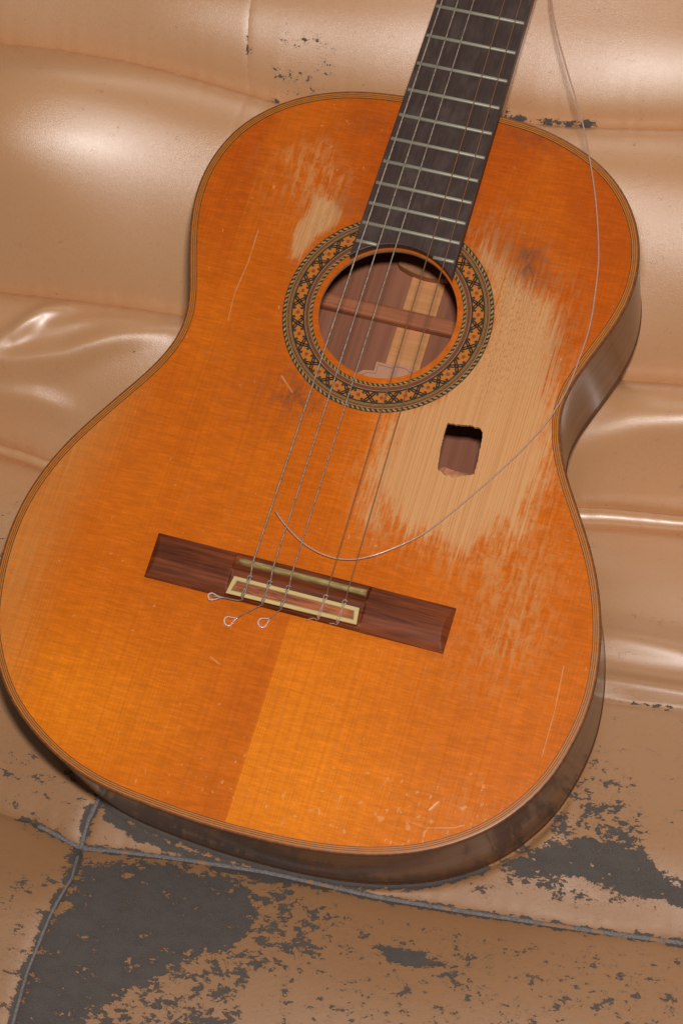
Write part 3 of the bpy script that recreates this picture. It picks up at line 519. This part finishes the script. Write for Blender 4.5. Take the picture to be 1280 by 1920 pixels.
# sides, back, binding
side = sweep('side', [(0.35, -3.6), (0.35, -12), (0.35, -GD + 12), (0.35, -GD + 0.4), (2.6, -GD + 0.4), (2.6, -GD + 12), (2.6, -12), (2.6, -2.4)], [M['rosewood_side'], M['rosewood_in']], True, [0, 0, 0, 0, 1, 1, 1], sharp=40)
sweep('binding', [(0.1, -3.8), (0.0, -3.4), (0.0, -0.9), (0.12, -0.35), (0.4, 0.02), (0.8, 0.22), (1.5, 0.26), (1.5, -0.6)], M['binding'], True, sharp=60)
strips = [(1.5, 2.35, 0), (2.35, 2.7, 1), (2.7, 3.5, 0), (3.5, 3.85, 1), (3.85, 4.7, 0), (4.7, 5.1, 1)]
prof = [(strips[0][0], 0.24)] + [(s_[1], 0.24) for s_ in strips] + [(5.1, -0.3)]
sweep('purfling', prof, [M['orange'], M['darkline']], False, [s_[2] for s_ in strips] + [1])
sweep('back_binding', [(0.2, -GD + 3), (0.0, -GD + 2.8), (0.0, -GD + 0.6), (0.5, -GD + 0.1), (1.2, -GD)], M['binding'], True)
bk = MB(); bk.prism([tuple(p) for p in (OL - Nout * 0.6)[::2]][::(1 if area2 > 0 else -1)], -GD + 0.15, -GD + 3.0); back = bk.build('back', [M['rosewood_in']], guitar)
# lining of the inside seen through the holes
b = MB(); b.box(-130, 130, 203.0, 213.5, -GD + 3.1, -GD + 12); b.build('back_brace', M['bracewood'], guitar, bevel=2)
b = MB(); b.box(-138, 138, 30.0, 40.0, -GD + 3.1, -GD + 12); b.build('back_brace', M['bracewood'], guitar, bevel=2)
b = MB(); b.box(-11.5, 11.5, -140, 202.9, -GD + 3.1, -GD + 5.2); b.box(-11.5, 11.5, 213.6, 243, -GD + 3.1, -GD + 5.2); b.build('centre_strip', M['lightwood'], guitar, bevel=0.8)
b = MB(); hf = [(-24, 300), (-24, 256), (-22.5, 249)] + [(-21.6 + 42.5 * q, 244.6 - 6.8 * math.sin(math.pi * (0.1 + 0.8 * q))) for q in np.linspace(0.0, 1, 12)] + [(22.5, 249), (24, 256), (24, 300)]
b.prism(hf, -GD + 3.1, -GD + 13); b.build('heel_block', M['heelwood'], guitar, bevel=1)
lab = [(-28, 120), (-28, 163.5), (-26.5, 165.8), (-23.6, 168.2), (-16.9, 169.2), (-17.1, 175.8), (-6.5, 175.6), (-3.5, 177.4), (3.5, 177.4), (6.5, 175.6), (17.1, 175.8), (16.9, 169.2), (23.6, 168.2), (26.5, 165.8), (28, 163.5), (28, 120)]
lc = np.array([0, 145.0]); L2 = [tuple(lc + (np.array(q) - lc) * np.array([0.915, 0.945])) for q in lab]; L3 = [tuple(lc + (np.array(q) - lc) * np.array([0.895, 0.93])) for q in lab]
b = MB(); b.prism(lab[::-1], -GD + 5.3, -GD + 5.5, 0); b.poly(L2[::-1], -GD + 5.56, 1); b.poly(L3[::-1], -GD + 5.6, 0)
for q in range(6): b.box(-14 + (q % 2) * 2, 13 - (q % 3) * 3, 163.5 - q * 5, 164.1 - q * 5, -GD + 5.605, -GD + 5.64, 1)
b.build('paper_label', [M['paper'], M['ink']], guitar)
a_ = np.linspace(0, 2 * np.pi, 128, endpoint=False)
b = MB(); b.add([(HC[0] + r_ * math.cos(x), HC[1] + r_ * math.sin(x), w_) for r_, w_ in ((HR + 9, -2.5), (HR + 0.3, -2.5), (HR + 0.3, -4.2), (HR + 9, -4.2)) for x in a_], [(q * 128 + i, q * 128 + (i + 1) % 128, ((q + 1) % 4) * 128 + (i + 1) % 128, ((q + 1) % 4) * 128 + i) for q in range(4) for i in range(128)]); b.build('soundhole_lining', M['heelwood'], guitar)
# rosette
b = MB(); RW = 0.10
for r0, r1, m in [(46.6, 48.6, 1), (48.6, 49.0, 4), (49.0, 49.35, 1), (49.35, 49.95, 3), (49.95, 50.2, 1), (50.2, 50.8, 3), (50.8, 51.1, 1), (51.1, 51.45, 4), (51.45, 52.2, 1),
                  (59.5, 60.1, 1), (60.1, 60.45, 2), (60.45, 60.8, 1), (60.8, 61.2, 2), (61.2, 61.5, 1), (61.5, 62.3, 3), (62.3, 62.55, 1), (62.55, 62.95, 4), (62.95, 65.5, 1)]:
    b.ring(HC, r0, r1, RW, m)
rosette = b.build('rosette', [M['rose_bg'], M['rose_dark'], M['rose_yel'], M['rose_red'], M['rose_lt']], guitar)
def rope(rm, hw, n, slant):
    b = MB()
    for i in range(n):
        a = 2 * math.pi * i / n; st = 2 * math.pi / n; pts = []
        for q in range(8):
            t = 2 * math.pi * q / 8; lx = math.cos(t) * 0.40 * st * (1 + 0.1 * math.sin(i * 7.7)); ly = math.sin(t) * hw * 0.52
            aa = a + lx - 0; rr = rm + ly + math.cos(t) * slant
            pts.append((HC[0] + rr * math.cos(aa), HC[1] + rr * math.sin(aa)))
        b.add([(x, y, RW + 0.06) for x, y in pts], [tuple(range(8))], 0 if i % 5 else 1)
    o = b.build('rope_border', [M['rose_yel'], M['rose_lt']], rosette, off=(0, 0, 0)); o['kind'] = 'stuff'; return o
for o in (rope(47.6, 1.25, 96, 0.62), rope(64.2, 1.35, 124, 0.70)): o.matrix_parent_inverse = Matrix.Identity(4); o.location = tuple(-X0 / 1000)
def tile_mesh():
    R0 = 55.85; b = MB()
    def pm(x, y): return ((R0 + y) * math.cos(x / R0), (R0 + y) * math.sin(x / R0))
    H = math.pi * R0 / 24
    xs = np.linspace(-H + 0.03, H - 0.03, 9)
    b.add([(*pm(x, y), RW) for y in (-3.65, 3.65) for x in xs], [(i, i + 1, 10 + i, 9 + i) for i in range(8)], 0)
    def stroke(P, wd, lv, m):
        P = np.array(P, float); T = np.gradient(P, axis=0); T /= np.linalg.norm(T, axis=1)[:, None]; Nn = np.stack([-T[:, 1], T[:, 0]], 1); wd = np.broadcast_to(wd, (len(P),))[:, None]
        A = P + Nn * wd / 2; B = P - Nn * wd / 2; n = len(P)
        b.add([(*pm(*q), lv) for q in A] + [(*pm(*q), lv) for q in B], [(i, i + 1, n + i + 1, n + i) for i in range(n - 1)], m)
    for sx in (-1, 1):
        for sy in (-1, 1):
            path = [(0.1 * sx, 0.1 * sy), (0.9 * sx, 1.0 * sy), (1.7 * sx, 2.0 * sy), (2.7 * sx, 2.85 * sy), (3.8 * sx, 3.15 * sy), (4.7 * sx, 2.8 * sy), (4.9 * sx, 2.1 * sy), (4.35 * sx, 1.7 * sy), (3.85 * sx, 2.0 * sy)]
            stroke(path, [1.5, 2.2, 2.4, 2.0, 1.5, 1.25, 1.1, 1.0, 0.9], RW + 0.05, 1)
            stroke([(0.8 * sx, 0.95 * sy), (1.5 * sx, 1.75 * sy), (2.4 * sx, 2.55 * sy)], [0.15, 0.5, 0.1], RW + 0.10, 2)
            for q, (tx, ty) in enumerate([(1.0, 0.35), (1.9, 1.15), (2.75, 1.95), (0.35, 1.3), (1.0, 2.3), (1.9, 3.2)]):   # saw teeth of the mosaic
                s_ = 0.36; b.add([(*pm(tx * sx + ex, ty * sy + ey), RW + 0.05) for ex, ey in ((-s_, -s_), (s_, -s_), (s_, s_), (-s_, s_))], [(0, 1, 2, 3)], 1)
        stroke([(0, sx * 3.45), (H * 0.5 * sx, sx * 3.45), (H * sx, sx * 3.45)], 0.4, RW + 0.04, 1); stroke([(0, sx * 3.45), (-H * 0.5 * sx, sx * 3.45), (-H * sx, sx * 3.45)], 0.4, RW + 0.04, 1)
        stroke([(sx * (H - 0.06), 0.0), (sx * (H - 0.75), 0.0), (sx * (H - 1.25), 0.0)], [2.6, 1.9, 0.4], RW + 0.05, 3)
        stroke([(sx * 0.1, 0), (sx * 0.7, 0)], [0.9, 0.3], RW + 0.11, 3)
    o = b.build('mosaic_tile', [M['rose_bg'], M['rose_dark'], M['rose_yel'], M['rose_red']], None, off=(0, 0, 0))
    return o
tile = tile_mesh(); NTILE = 24
for i in range(NTILE):
    o = tile if i == 0 else tile.copy()
    if i: COL.objects.link(o)
    o.parent = rosette; o.location = tuple((np.array([HC[0], HC[1], 0]) - X0) / 1000); o.rotation_euler = (0, 0, 2 * math.pi * (i + 0.35) / NTILE)
# fretboard and neck
SC = 650.0
def fd(n): return SC * 2 ** (-n / 12)
def hw_(v): return (52 + 10 * (SC - v) / 325) / 2
FT = 6.4
AR = 44.0
pl = []
vb = HC[1] + math.sqrt(AR ** 2 - 32.9 ** 2)
ang0 = math.asin((vb - HC[1]) / AR)
arc = [(HC[0] + AR * math.cos(t), HC[1] + AR * math.sin(t)) for t in np.linspace(math.pi - ang0, ang0, 40)]
fbp = [(-hw_(650), 650)] + [(-hw_(v), v) for v in (500, 350)] + arc + [(hw_(v), v) for v in (350, 500)] + [(hw_(650), 650)]
b = MB(); b.prism(fbp, 0.12, FT); k = NT('worn_ebony_board'); n1_ = k.noise(k.vec(k.uv(), (0.9, 0.03, 1)), 1.0, 3, 0.6); n2_ = k.noise(k.vec(k.uv(), (0.10, 0.05, 1)), 1.0, 4, 0.65); n3_ = k.noise(k.vec(k.uv(), (1.6, 0.25, 1)), 1.0, 3, 0.7)
c_ = k.mix(k.step(n1_, 0.35, 0.65), (0.044, 0.023, 0.018), (0.062, 0.035, 0.029)); c_ = k.mix(k.math('MULTIPLY', k.step(n2_, 0.45, 0.70), 0.6), c_, (0.095, 0.060, 0.050)); c_ = k.mix(k.math('MULTIPLY', k.step(n3_, 0.62, 0.72), 0.6), c_, (0.022, 0.012, 0.010))
M['board'] = k.out(c_, k.math('MULTIPLY_ADD', n2_, 0.3, 0.32), k.bump(n3_, 0.2, 0.0003), Specular_IOR_Level=0.45)
fretboard = b.build('fretboard', M['board'], guitar, bevel=0.35)
def make_fret(v, u0, u1):
    b = MB(); r = 1.15; m_ = 7; V = []
    for u in (u0, u0 + 0.5, u1 - 0.5, u1):
        sc_ = 0.55 if u in (u0, u1) else 1.0
        for q in range(m_):
            t = math.pi * q / (m_ - 1); V.append((u, v + r * math.cos(t), FT - 0.05 + 1.05 * sc_ * math.sin(t)))
    b.add(V, [(i * m_ + q, i * m_ + q + 1, (i + 1) * m_ + q + 1, (i + 1) * m_ + q) for i in range(3) for q in range(m_ - 1)] + [tuple(range(m_)), tuple(range(3 * m_, 4 * m_))])
    o = b.build('fret', M['metal'], fretboard, smooth=True, off=(0, 0, 0)); o.location = tuple(-X0 / 1000)
for n in range(1, 19): make_fret(fd(n), -hw_(fd(n)) + 0.9, hw_(fd(n)) - 0.9)
v19 = fd(19); gap = math.sqrt(AR ** 2 - (v19 - HC[1]) ** 2)
make_fret(v19, -hw_(v19) + 0.9, -gap - 0.2); make_fret(v19, gap + 0.2, hw_(v19) - 0.9)
nk = MB(); V = []; ns = 15; vs = [325.2, 340, 400, 500, 600, 652]
for v in vs:
    for q in range(ns):
        t = math.pi * q / (ns - 1); dp = 24 - 4 * (v - 325) / 325; V.append(((hw_(v) + 0.15) * math.cos(t), v, 0.1 - dp * math.sin(t) ** 0.8))
nk.add(V, [(i * ns + q, i * ns + q + 1, (i + 1) * ns + q + 1, (i + 1) * ns + q) for i in range(len(vs) - 1) for q in range(ns - 1)] + [tuple(range(ns)), tuple(range((len(vs) - 1) * ns, len(vs) * ns))] + [(i * ns, (i + 1) * ns, (i + 1) * ns + ns - 1, i * ns + ns - 1) for i in range(len(vs) - 1)])
neck = nk.build('neck', M['neckwood'], guitar, sharp=50)
b = MB(); V = []; hs = [(-18, 30, 60), (-30, 22, 42), (-50, 15, 26), (-70, 12, 18), (-84, 10, 14)]
for w_, hu, hv_ in hs:
    for q in range(13):
        t = math.pi * q / 12; V.append((hu * math.cos(t), 324.6 + hv_ * math.sin(t) ** 0.9, w_))
b.add(V, [(i * 13 + q, i * 13 + q + 1, (i + 1) * 13 + q + 1, (i + 1) * 13 + q) for i in range(4) for q in range(12)] + [tuple(range(13)), tuple(range(52, 65))])
b.build('neck_heel', M['neckwood'], guitar, sharp=50)
b = MB(); b.box(-26.3, 26.3, 650.3, 655, 0, 10.2); b.build('nut', M['ivory'], guitar, bevel=0.5)
b = MB()
for u0, u1 in ((-34, -24), (-9, 9), (24, 34)): b.box(u0, u1, 672, 815, -17, 0)
b.prism([(-26, 655.2), (26, 655.2), (34, 671.98), (-34, 671.98)], -17, 0); b.prism([(-34, 815.02), (34, 815.02), (28, 842), (0, 848), (-28, 842)], -17, 0)
b.build('headstock', M['neckwood'], guitar, bevel=0.6)
# bridge: one carved block
def bridge():
    us = np.unique(np.round(np.r_[np.arange(-93.4, 93.5, 0.9), [-93.4, -90.2, -42.4, -41.6, 41.2, 42.0, 90.0, 93.4]], 2)); vs_ = np.round(np.arange(-23.2, 5.3, 0.4), 2)
    U, Vv = np.meshgrid(us, vs_); vc = -9.0; q = (Vv - vc) / 14.2
    wing = 4.9 * (1 - np.abs(q) ** 2.6 * 0.72) + 0.25
    e = np.minimum(U + 93.4, 93.4 - U); wing = np.minimum(wing, 1.5 + e * 0.95)
    mid = np.interp(Vv, [-23.2, -22.6, -22.0, -10.9, -10.6, -9.0, -6.2, -4.2, -3.2, 1.8, 3.2, 4.6, 5.2], [1.6, 3.2, 3.6, 3.6, 3.6, 3.9, 4.6, 6.8, 7.6, 7.9, 7.2, 4.4, 2.2])
    inm = sstep(-42.6, -41.4, U) * sstep(42.2, 41.0, U)
    Hh = wing * (1 - inm) + mid * inm
    ny, nx = U.shape; V = np.column_stack([U.ravel(), Vv.ravel(), Hh.ravel()]); a = (np.arange(ny - 1)[:, None] * nx + np.arange(nx - 1)).ravel()
    F = np.column_stack([a, a + 1, a + nx + 1, a + nx])
    bd = np.r_[np.arange(nx), np.arange(1, ny) * nx + nx - 1, (ny - 1) * nx + np.arange(nx - 2, -1, -1), np.arange(ny - 2, 0, -1) * nx]
    V2 = V[bd].copy(); V2[:, 2] = 0.05; n0 = len(V); m = len(bd); i = np.arange(m); j = (i + 1) % m
    F = np.vstack([F, np.column_stack([n0 + i, n0 + j, bd[j], bd[i]])]); V = np.vstack([V, V2])
    o = mesh_np('bridge', (V - X0) / 1000, F, M['bridge'], guitar, True, None, V[:, :2]); o.data.set_sharp_from_angle(angle=math.radians(35)); return o
br = bridge()
def sub(b, name, mats, par, **kw):
    o = b.build(name, mats, par, off=X0, **kw); return o
b = MB(); V = []; ns = 9
for u in np.linspace(-38.6, 40.6, 24):
    for q in range(ns):
        t = math.pi * q / (ns - 1); V.append((u, -0.9 + 1.9 * math.cos(t) - 0.0, 7.2 + 2.4 * math.sin(t) ** 0.7 + 0.15 * math.sin(u * 0.2)))
b.add(V, [(i * ns + q, i * ns + q + 1, (i + 1) * ns + q + 1, (i + 1) * ns + q) for i in range(23) for q in range(ns - 1)] + [tuple(range(ns)), tuple(range(23 * ns, 24 * ns))]); sub(b, 'saddle', M['bone'], br, smooth=True)
TB = [(-38.6, -10.9), (39.2, -10.9), (40.4, -21.0), (-40.3, -22.2)]
def insetp(P, d):
    P = np.array(P); c = P.mean(0); o = []
    for x, y in P: o.append((x - math.copysign(d, x - c[0]), y - math.copysign(d, y - c[1])))
    return o
b = MB(); b.prism(TB, 3.3, 8.0); tb = sub(b, 'tie_block', M['bridge'], br, bevel=0.3)
def frame(b, P, Q, w0, w1, m=0):
    n = len(P); V = [(x, y, w1) for x, y in P] + [(x, y, w1) for x, y in Q] + [(x, y, w0) for x, y in P]
    b.add(V, [(i, (i + 1) % n, n + (i + 1) % n, n + i) for i in range(n)] + [(i, (i + 1) % n, 2 * n + (i + 1) % n, 2 * n + i) for i in range(n)], m)
b = MB(); TBo = [(x * 1.004, y) for x, y in TB]; frame(b, TBo, insetp(TB, 2.2), 6.6, 8.35); sub(b, 'tie_block_border', M['ivory'], br)
b = MB(); frame(b, insetp(TB, 2.2), insetp(TB, 2.42), 8.0, 8.34, 0); frame(b, insetp(TB, 2.42), insetp(TB, 2.62), 8.0, 8.33, 1); frame(b, insetp(TB, 2.62), insetp(TB, 2.84), 8.0, 8.32, 0)
b.poly(insetp(TB, 2.84), 8.31, 2); sub(b, 'tie_block_inlay', [M['darkline'], M['ivory'], M['inlay']], br)
# strings
SU = [-29.9, -17.2, -5.2, 18.2, 30.1]; TU = [-25.4, -15.6, -5.8, 13.2, 23.5]; KU = [-29.6, -17.0, -5.4, 17.9, 29.7]
SR = [0.56, 0.48, 0.42, 0.38, 0.35]
TAILP = [
    [(-43.0, -24.6, 5.0), (-48.5, -25.0, 4.0)],
    [(-23.8, -27.4, 3.6), (-31.5, -34.4, 2.6)],
    [(-9.1, -26.0, 3.4), (-12.1, -30.0, 2.6)],
    [(14.0, -22.6, 3.6), (9.9, -24.7, 3.0)],
    [(26.6, -22.8, 4.0), (24.3, -23.6, 4.6)]]
LOOPP = [
    [(-42.0, -24.6, 5.0), (-46.5, -24.4, 5.4), (-51.2, -24.0, 5.8), (-52.4, -26.0, 5.6), (-51.0, -28.2, 4.6), (-48.2, -27.4, 4.0), (-44.5, -25.4, 4.8), (-42.0, -24.6, 5.0)],
    [(-30.5, -33.6, 2.8), (-33.6, -34.6, 3.0), (-37.4, -35.0, 3.2), (-38.6, -37.8, 3.4), (-37.0, -40.6, 3.0), (-34.2, -40.8, 2.6), (-32.6, -37.6, 2.6), (-30.5, -33.6, 2.8)],
    [(-11.6, -29.2, 2.7), (-14.6, -30.2, 3.0), (-17.8, -31.4, 3.2), (-18.6, -34.0, 3.2), (-16.6, -36.6, 3.0), (-13.6, -36.4, 2.6), (-12.2, -33.0, 2.6), (-11.6, -29.2, 2.7)]]
for i in range(5):
    nut = SU[i] + (TU[i] - SU[i]) * 650 / 396; r = SR[i]; mt = M['wound'] if i < 3 else M['nylon']
    b = MB()
    line = [(KU[i] + 0.25, -9.6, 6.4 + 0.2), (KU[i] * 0.5 + SU[i] * 0.5, -5.0, 8.2), (SU[i], -1.2, 9.9 + r), (SU[i], -0.4, 9.9 + r)]
    P = np.vstack([spline(line, 12), [(SU[i] + (nut - SU[i]) * q, -0.4 + 650.6 * q, 9.9 + r + (0.2) * q) for q in np.linspace(0.01, 1, 60)]])
    b.tube(P, r, 0, 8); so = b.build('string', mt, guitar, smooth=True)
    so['label'] = ['wound bass string nearest the left edge', 'second wound bass string', 'third wound bass string', 'thin brown nylon string', 'thin brown nylon string nearest the right edge'][i]
    # the knot over the tie block
    b = MB(); w1 = 8.35 + r; kx = KU[i]
    top = [(kx + 0.4, -9.4, 5.4), (kx + 0.7, -10.2, w1 - 0.3), (kx + 0.5, -12.5, w1 + 0.5 * r), (kx - 0.3, -16, w1), (kx - 0.9, -20.5, w1), (kx - 0.9, -22.4, w1 - 1.0), (kx - 0.2, -23.0, w1 - 2.6)]
    bot = [(kx - 0.8, -9.4, 5.6), (kx - 0.9, -10.4, w1), (kx + 0.0, -13.5, w1 + 0.6 * r), (kx + 0.5, -17, w1), (kx + 0.4, -20.8, w1 + 0.2), (kx + 0.1, -22.4, w1 - 0.8), (kx - 0.2, -23.0, w1 - 2.6)]
    b.tube(spline(top, 30), r * 0.92, 0, 7); b.tube(spline(bot, 30), r * 0.92, 0, 7)
    cl = [(kx + 0.2 + 1.35 * math.cos(t) * (1 - .1 * t / 6), -9.6 + 1.5 * math.sin(t), w1 - 1.4 + 0.25 * t) for t in np.linspace(0.4, 5.9, 18)]
    b.tube(cl, r * 0.85, 0, 7)
    b.tube(spline([(kx - 0.2, -23.0, w1 - 2.6), (kx - 1.2, -23.3, w1 - 3.6)] + TAILP[i], 22), r * 0.8, 0, 7)
    o = b.build('string_knot', M['wound'] if i < 3 else M['clear'], so, smooth=True, off=X0)
    if i < 3:
        b = MB(); n_ = 40; c0 = np.array(LOOPP[i][0]); b.tube(c0 + (spline(LOOPP[i], n_) - c0) * np.array([0.85, 0.85, 1]), 0.46 - 0.12 * np.cos(np.linspace(0, 2 * np.pi, n_)), 0, 8); b.build('string_end_loop', M['loop'], so, smooth=True, off=X0)
b = MB(); LP = [(8, 649, 10), (16, 590, 11), (26, 520, 14), (33, 460, 10)] + [(x, y, w) for (x, y), w in zip(LOOSE, [7] * 4 + [6] * 10 + [5, 4, 3.2, 2.8, 3.2, 4, 4.6, 5, 5, 5, 5, 5, 5.5, 6, 6.5])]
b.tube(spline(LP, 260), 0.52, 0, 8); lo = b.build('loose_string', M['clear'], guitar, smooth=True); lo['label'] = 'broken loose string curling across the top and up past the right shoulder'

# ------------------------------------------------------------------ the sofa
SX0 = ORG + G @ (np.array([0.0, -180, -150.0]) / 1000)
sofa = bpy.data.objects.new('leather_sofa', None); COL.objects.link(sofa); sofa.location = Vector(SX0.tolist())
sofa['label'] = 'tan leather sofa with peeling seat, behind and under the guitar'; sofa['category'] = 'sofa'
cph, sph = math.cos(PHI), math.sin(PHI)
def st_world(s, t, w):
    uvw = np.stack([s * cph - t * sph, s * sph + t * cph, w], -1) / 1000
    return ORG + uvw @ G.T - SX0
def peel_map(s, t):
    P = np.full(s.shape, 0.06)
    seat = sstep(70, 20, t); P += 0.10 * seat
    for Q, v in zip(PEEL_SPECK, (0.27, 0.33, 0.33, 0.30, 0.34, 0.34)): P = np.maximum(P, v * blob(Q, s, t, 12))
    for Q, v in zip(PEEL_FRINGE, (0.52, 0.47, 0.52, 0.50, 0.36)): P = np.maximum(P, v * blob(Q, s, t, 16))
    P = np.maximum(P, 0.95 * blob([(178, -122), (212, -112), (232, -128), (270, -140), (270, -152), (235, -147), (195, -142)], s, t, 10))
    P = np.maximum(P, 0.40 * blob([(-98, 350), (-98, 372), (-70, 372), (-60, 350)], s, t, 8))
    for Q in PEEL_CORE: P = np.maximum(P, 0.90 * blob(Q, s, t, 16))
    P = np.maximum(P, 1.2 * blob(PEEL_CORE[3], s, t, 7)); P = np.maximum(P, 1.25 * blob(PEEL_CORE[2], s, t, 8))
    e = inter(SEAM_E, s); de = np.abs(t - e)
    P = np.maximum(P, 0.85 * np.exp(-(de / 3.2) ** 2) * sstep(-185, -160, s))
    P = np.maximum(P, 0.9 * np.exp(-(seg_dist(SEAM_G, s, t) / 5.0) ** 2) * sstep(-95, -110, t))
    P = np.maximum(P, 0.62 * np.exp(-(seg_dist(SEAM_D, s, t) / 1.8) ** 2))
    P = np.maximum(P, 0.66 * np.exp(-((t - inter(SEAM_A, s) - 0.8) / 2.6) ** 2) * sstep(45, 70, s) * sstep(140, 115, s))
    P = np.maximum(P, 0.44 * np.exp(-(seg_dist(SEAM_F, s, t) / 1.3) ** 2))
    u_ = s * cph - t * sph; v_ = s * sph + t * cph; sd = poly_sd(OUTLINE[::6], u_, v_)
    P = np.maximum(P, 1.0 * np.exp(-((sd - 0.5) / 4.5) ** 2) * sstep(-125, -105, s) * sstep(150, 110, s) * sstep(-115, -130, t))
    for Q in PEEL_SOLIDTAN[:0]: P = P * (1 - 0.8 * blob(Q, s, t, 8))
    return np.clip(P, 0, 1.3)
def panel(name, lo, hi, sl, sr, step_s=1.5, step_t=1.5):
    H = float(np.mean(hi(np.linspace(-300, 240, 40)) - lo(np.linspace(-300, 240, 40)))); nr = max(8, int(H / step_t)); tau = np.linspace(0, 1, nr + 1)
    tau = tau - 0.6 / (2 * np.pi) * np.sin(2 * np.pi * tau) if nr > 30 else tau
    nc = int((np.mean(sr(np.array([0.0]))) - np.mean(sl(np.array([0.0])))) / step_s); sg = np.linspace(0, 1, nc + 1)
    TT, SS = np.meshgrid(tau, sg, indexing='ij'); s = np.zeros_like(TT) ; t = (lo(s) + hi(s)) / 2
    for _ in range(6):
        s = sl(t) * (1 - SS) + sr(t) * SS; t = lo(s) * (1 - TT) + hi(s) * TT
    w = sofa_w(s.ravel(), t.ravel()); s = s.ravel(); t = t.ravel()
    ny, nx = TT.shape; a = (np.arange(ny - 1)[:, None] * nx + np.arange(nx - 1)).ravel(); F = np.column_stack([a, a + 1, a + nx + 1, a + nx])
    seat_shade = sstep(110, -60, t) * 0.8 + 0.2 * sstep(-60, -200, t)  # weaker seat light painted in as darker, browner leather; also makes it rougher
    return mesh_np(name, st_world(s, t, w), F, M['leather'], sofa, True, None, np.column_stack([s, t]), dict(peel=peel_map(s, t), seat_shade=seat_shade))
fA, fB, fC, fP, fE = (lambda s, X=X: inter(X, s) for X in (SEAM_A, SEAM_B, SEAM_C, SEAM_P, SEAM_E))
SLE, SRI = -385.0, 330.0
cst = lambda v: (lambda t: np.full(np.shape(t), v))
def vseam(X):
    P = sorted([(q[1], q[0]) for q in X]); return lambda t: np.interp(t, [q[0] for q in P], [q[1] for q in P])
fF, fG = vseam(SEAM_F), vseam(SEAM_G)
for nm, lo_, hi_, sl_, sr_ in [
    ('backrest_panel', fA, lambda s: fA(s) + 165, cst(SLE), fF), ('backrest_panel', fA, lambda s: fA(s) + 165, fF, cst(SRI)),
    ('backrest_panel', fB, fA, cst(SLE), cst(SRI)), ('backrest_panel', fC, fB, cst(SLE), cst(SRI)),
    ('backrest_roll', fP, fC, cst(SLE), cst(SRI)), ('seat_panel', fE, fP, cst(SLE), cst(SRI)),
    ('seat_front_panel', lambda s: fE(s) - 225, fE, cst(SLE), fG), ('seat_front_panel', lambda s: fE(s) - 225, fE, fG, cst(SRI))]:
    panel(nm, lo_, hi_, sl_, sr_, step_t=(1.0 if nm == 'backrest_roll' else 1.5))
def piping(name, S, T, r, lift):
    w = sofa_w(S, T); P = st_world(S, T, w + lift) * 1000
    P += np.random.RandomState(3).normal(0, 0.05, P.shape)
    b = MB(); b.tube(P, r * (1 + 0.12 * np.sin(S * 1.7) * np.sin(S * 0.43 + 1)), 0, 10); return b.build(name, M['piping'], sofa, smooth=True, off=(0, 0, 0))
S_ = np.arange(-205, 300, 1.2); sm = np.convolve(np.pad(inter(SEAM_E, S_), 8, 'edge'), np.ones(17) / 17, 'valid')
piping('piping', S_[S_ > -157], sm[S_ > -157], 1.9, -0.35)
T_ = np.arange(-290, -168, 1.2); piping('piping', fG(T_), T_, 1.1, 0.0)
T_ = np.arange(-163, -120, 1.2); piping('piping', fG(T_), T_, 1.6, -0.3)
# the cushion body behind the leather skin
sx = np.linspace(SLE, SRI, 30); ty = np.linspace(-380, 515, 40)
ty2, sx2 = np.meshgrid(ty, sx, indexing='ij')
lo_t = inter(SEAM_E, sx2) - 225; hi_t = inter(SEAM_A, sx2) + 165; q = (ty2 - ty2.min()) / (ty2.max() - ty2.min()); t2 = lo_t + (hi_t - lo_t) * q
wf = sofa_w(sx2.ravel(), t2.ravel()); wb = base_w(t2.ravel()) - 60
Vf = st_world(sx2.ravel(), t2.ravel(), wf - 0.5); Vb = st_world(sx2.ravel(), t2.ravel(), wb); ny, nx = sx2.shape
a = (np.arange(ny - 1)[:, None] * nx + np.arange(nx - 1)).ravel(); bd = np.r_[np.arange(nx), np.arange(1, ny) * nx + nx - 1, (ny - 1) * nx + np.arange(nx - 2, -1, -1), np.arange(ny - 2, 0, -1) * nx]
n0 = len(Vf); i = np.arange(len(bd)); j = (i + 1) % len(bd)
F = np.vstack([np.column_stack([a + nx, a + nx + 1, a + 1, a]) + n0, np.column_stack([bd[i], bd[j], n0 + bd[j], n0 + bd[i]])])
mesh_np('cushion_underside', np.vstack([Vf, Vb]), F, simple('dark_sofa_lining', (0.12, 0.09, 0.07), 0.9), sofa, True)
bpy.context.view_layer.update()
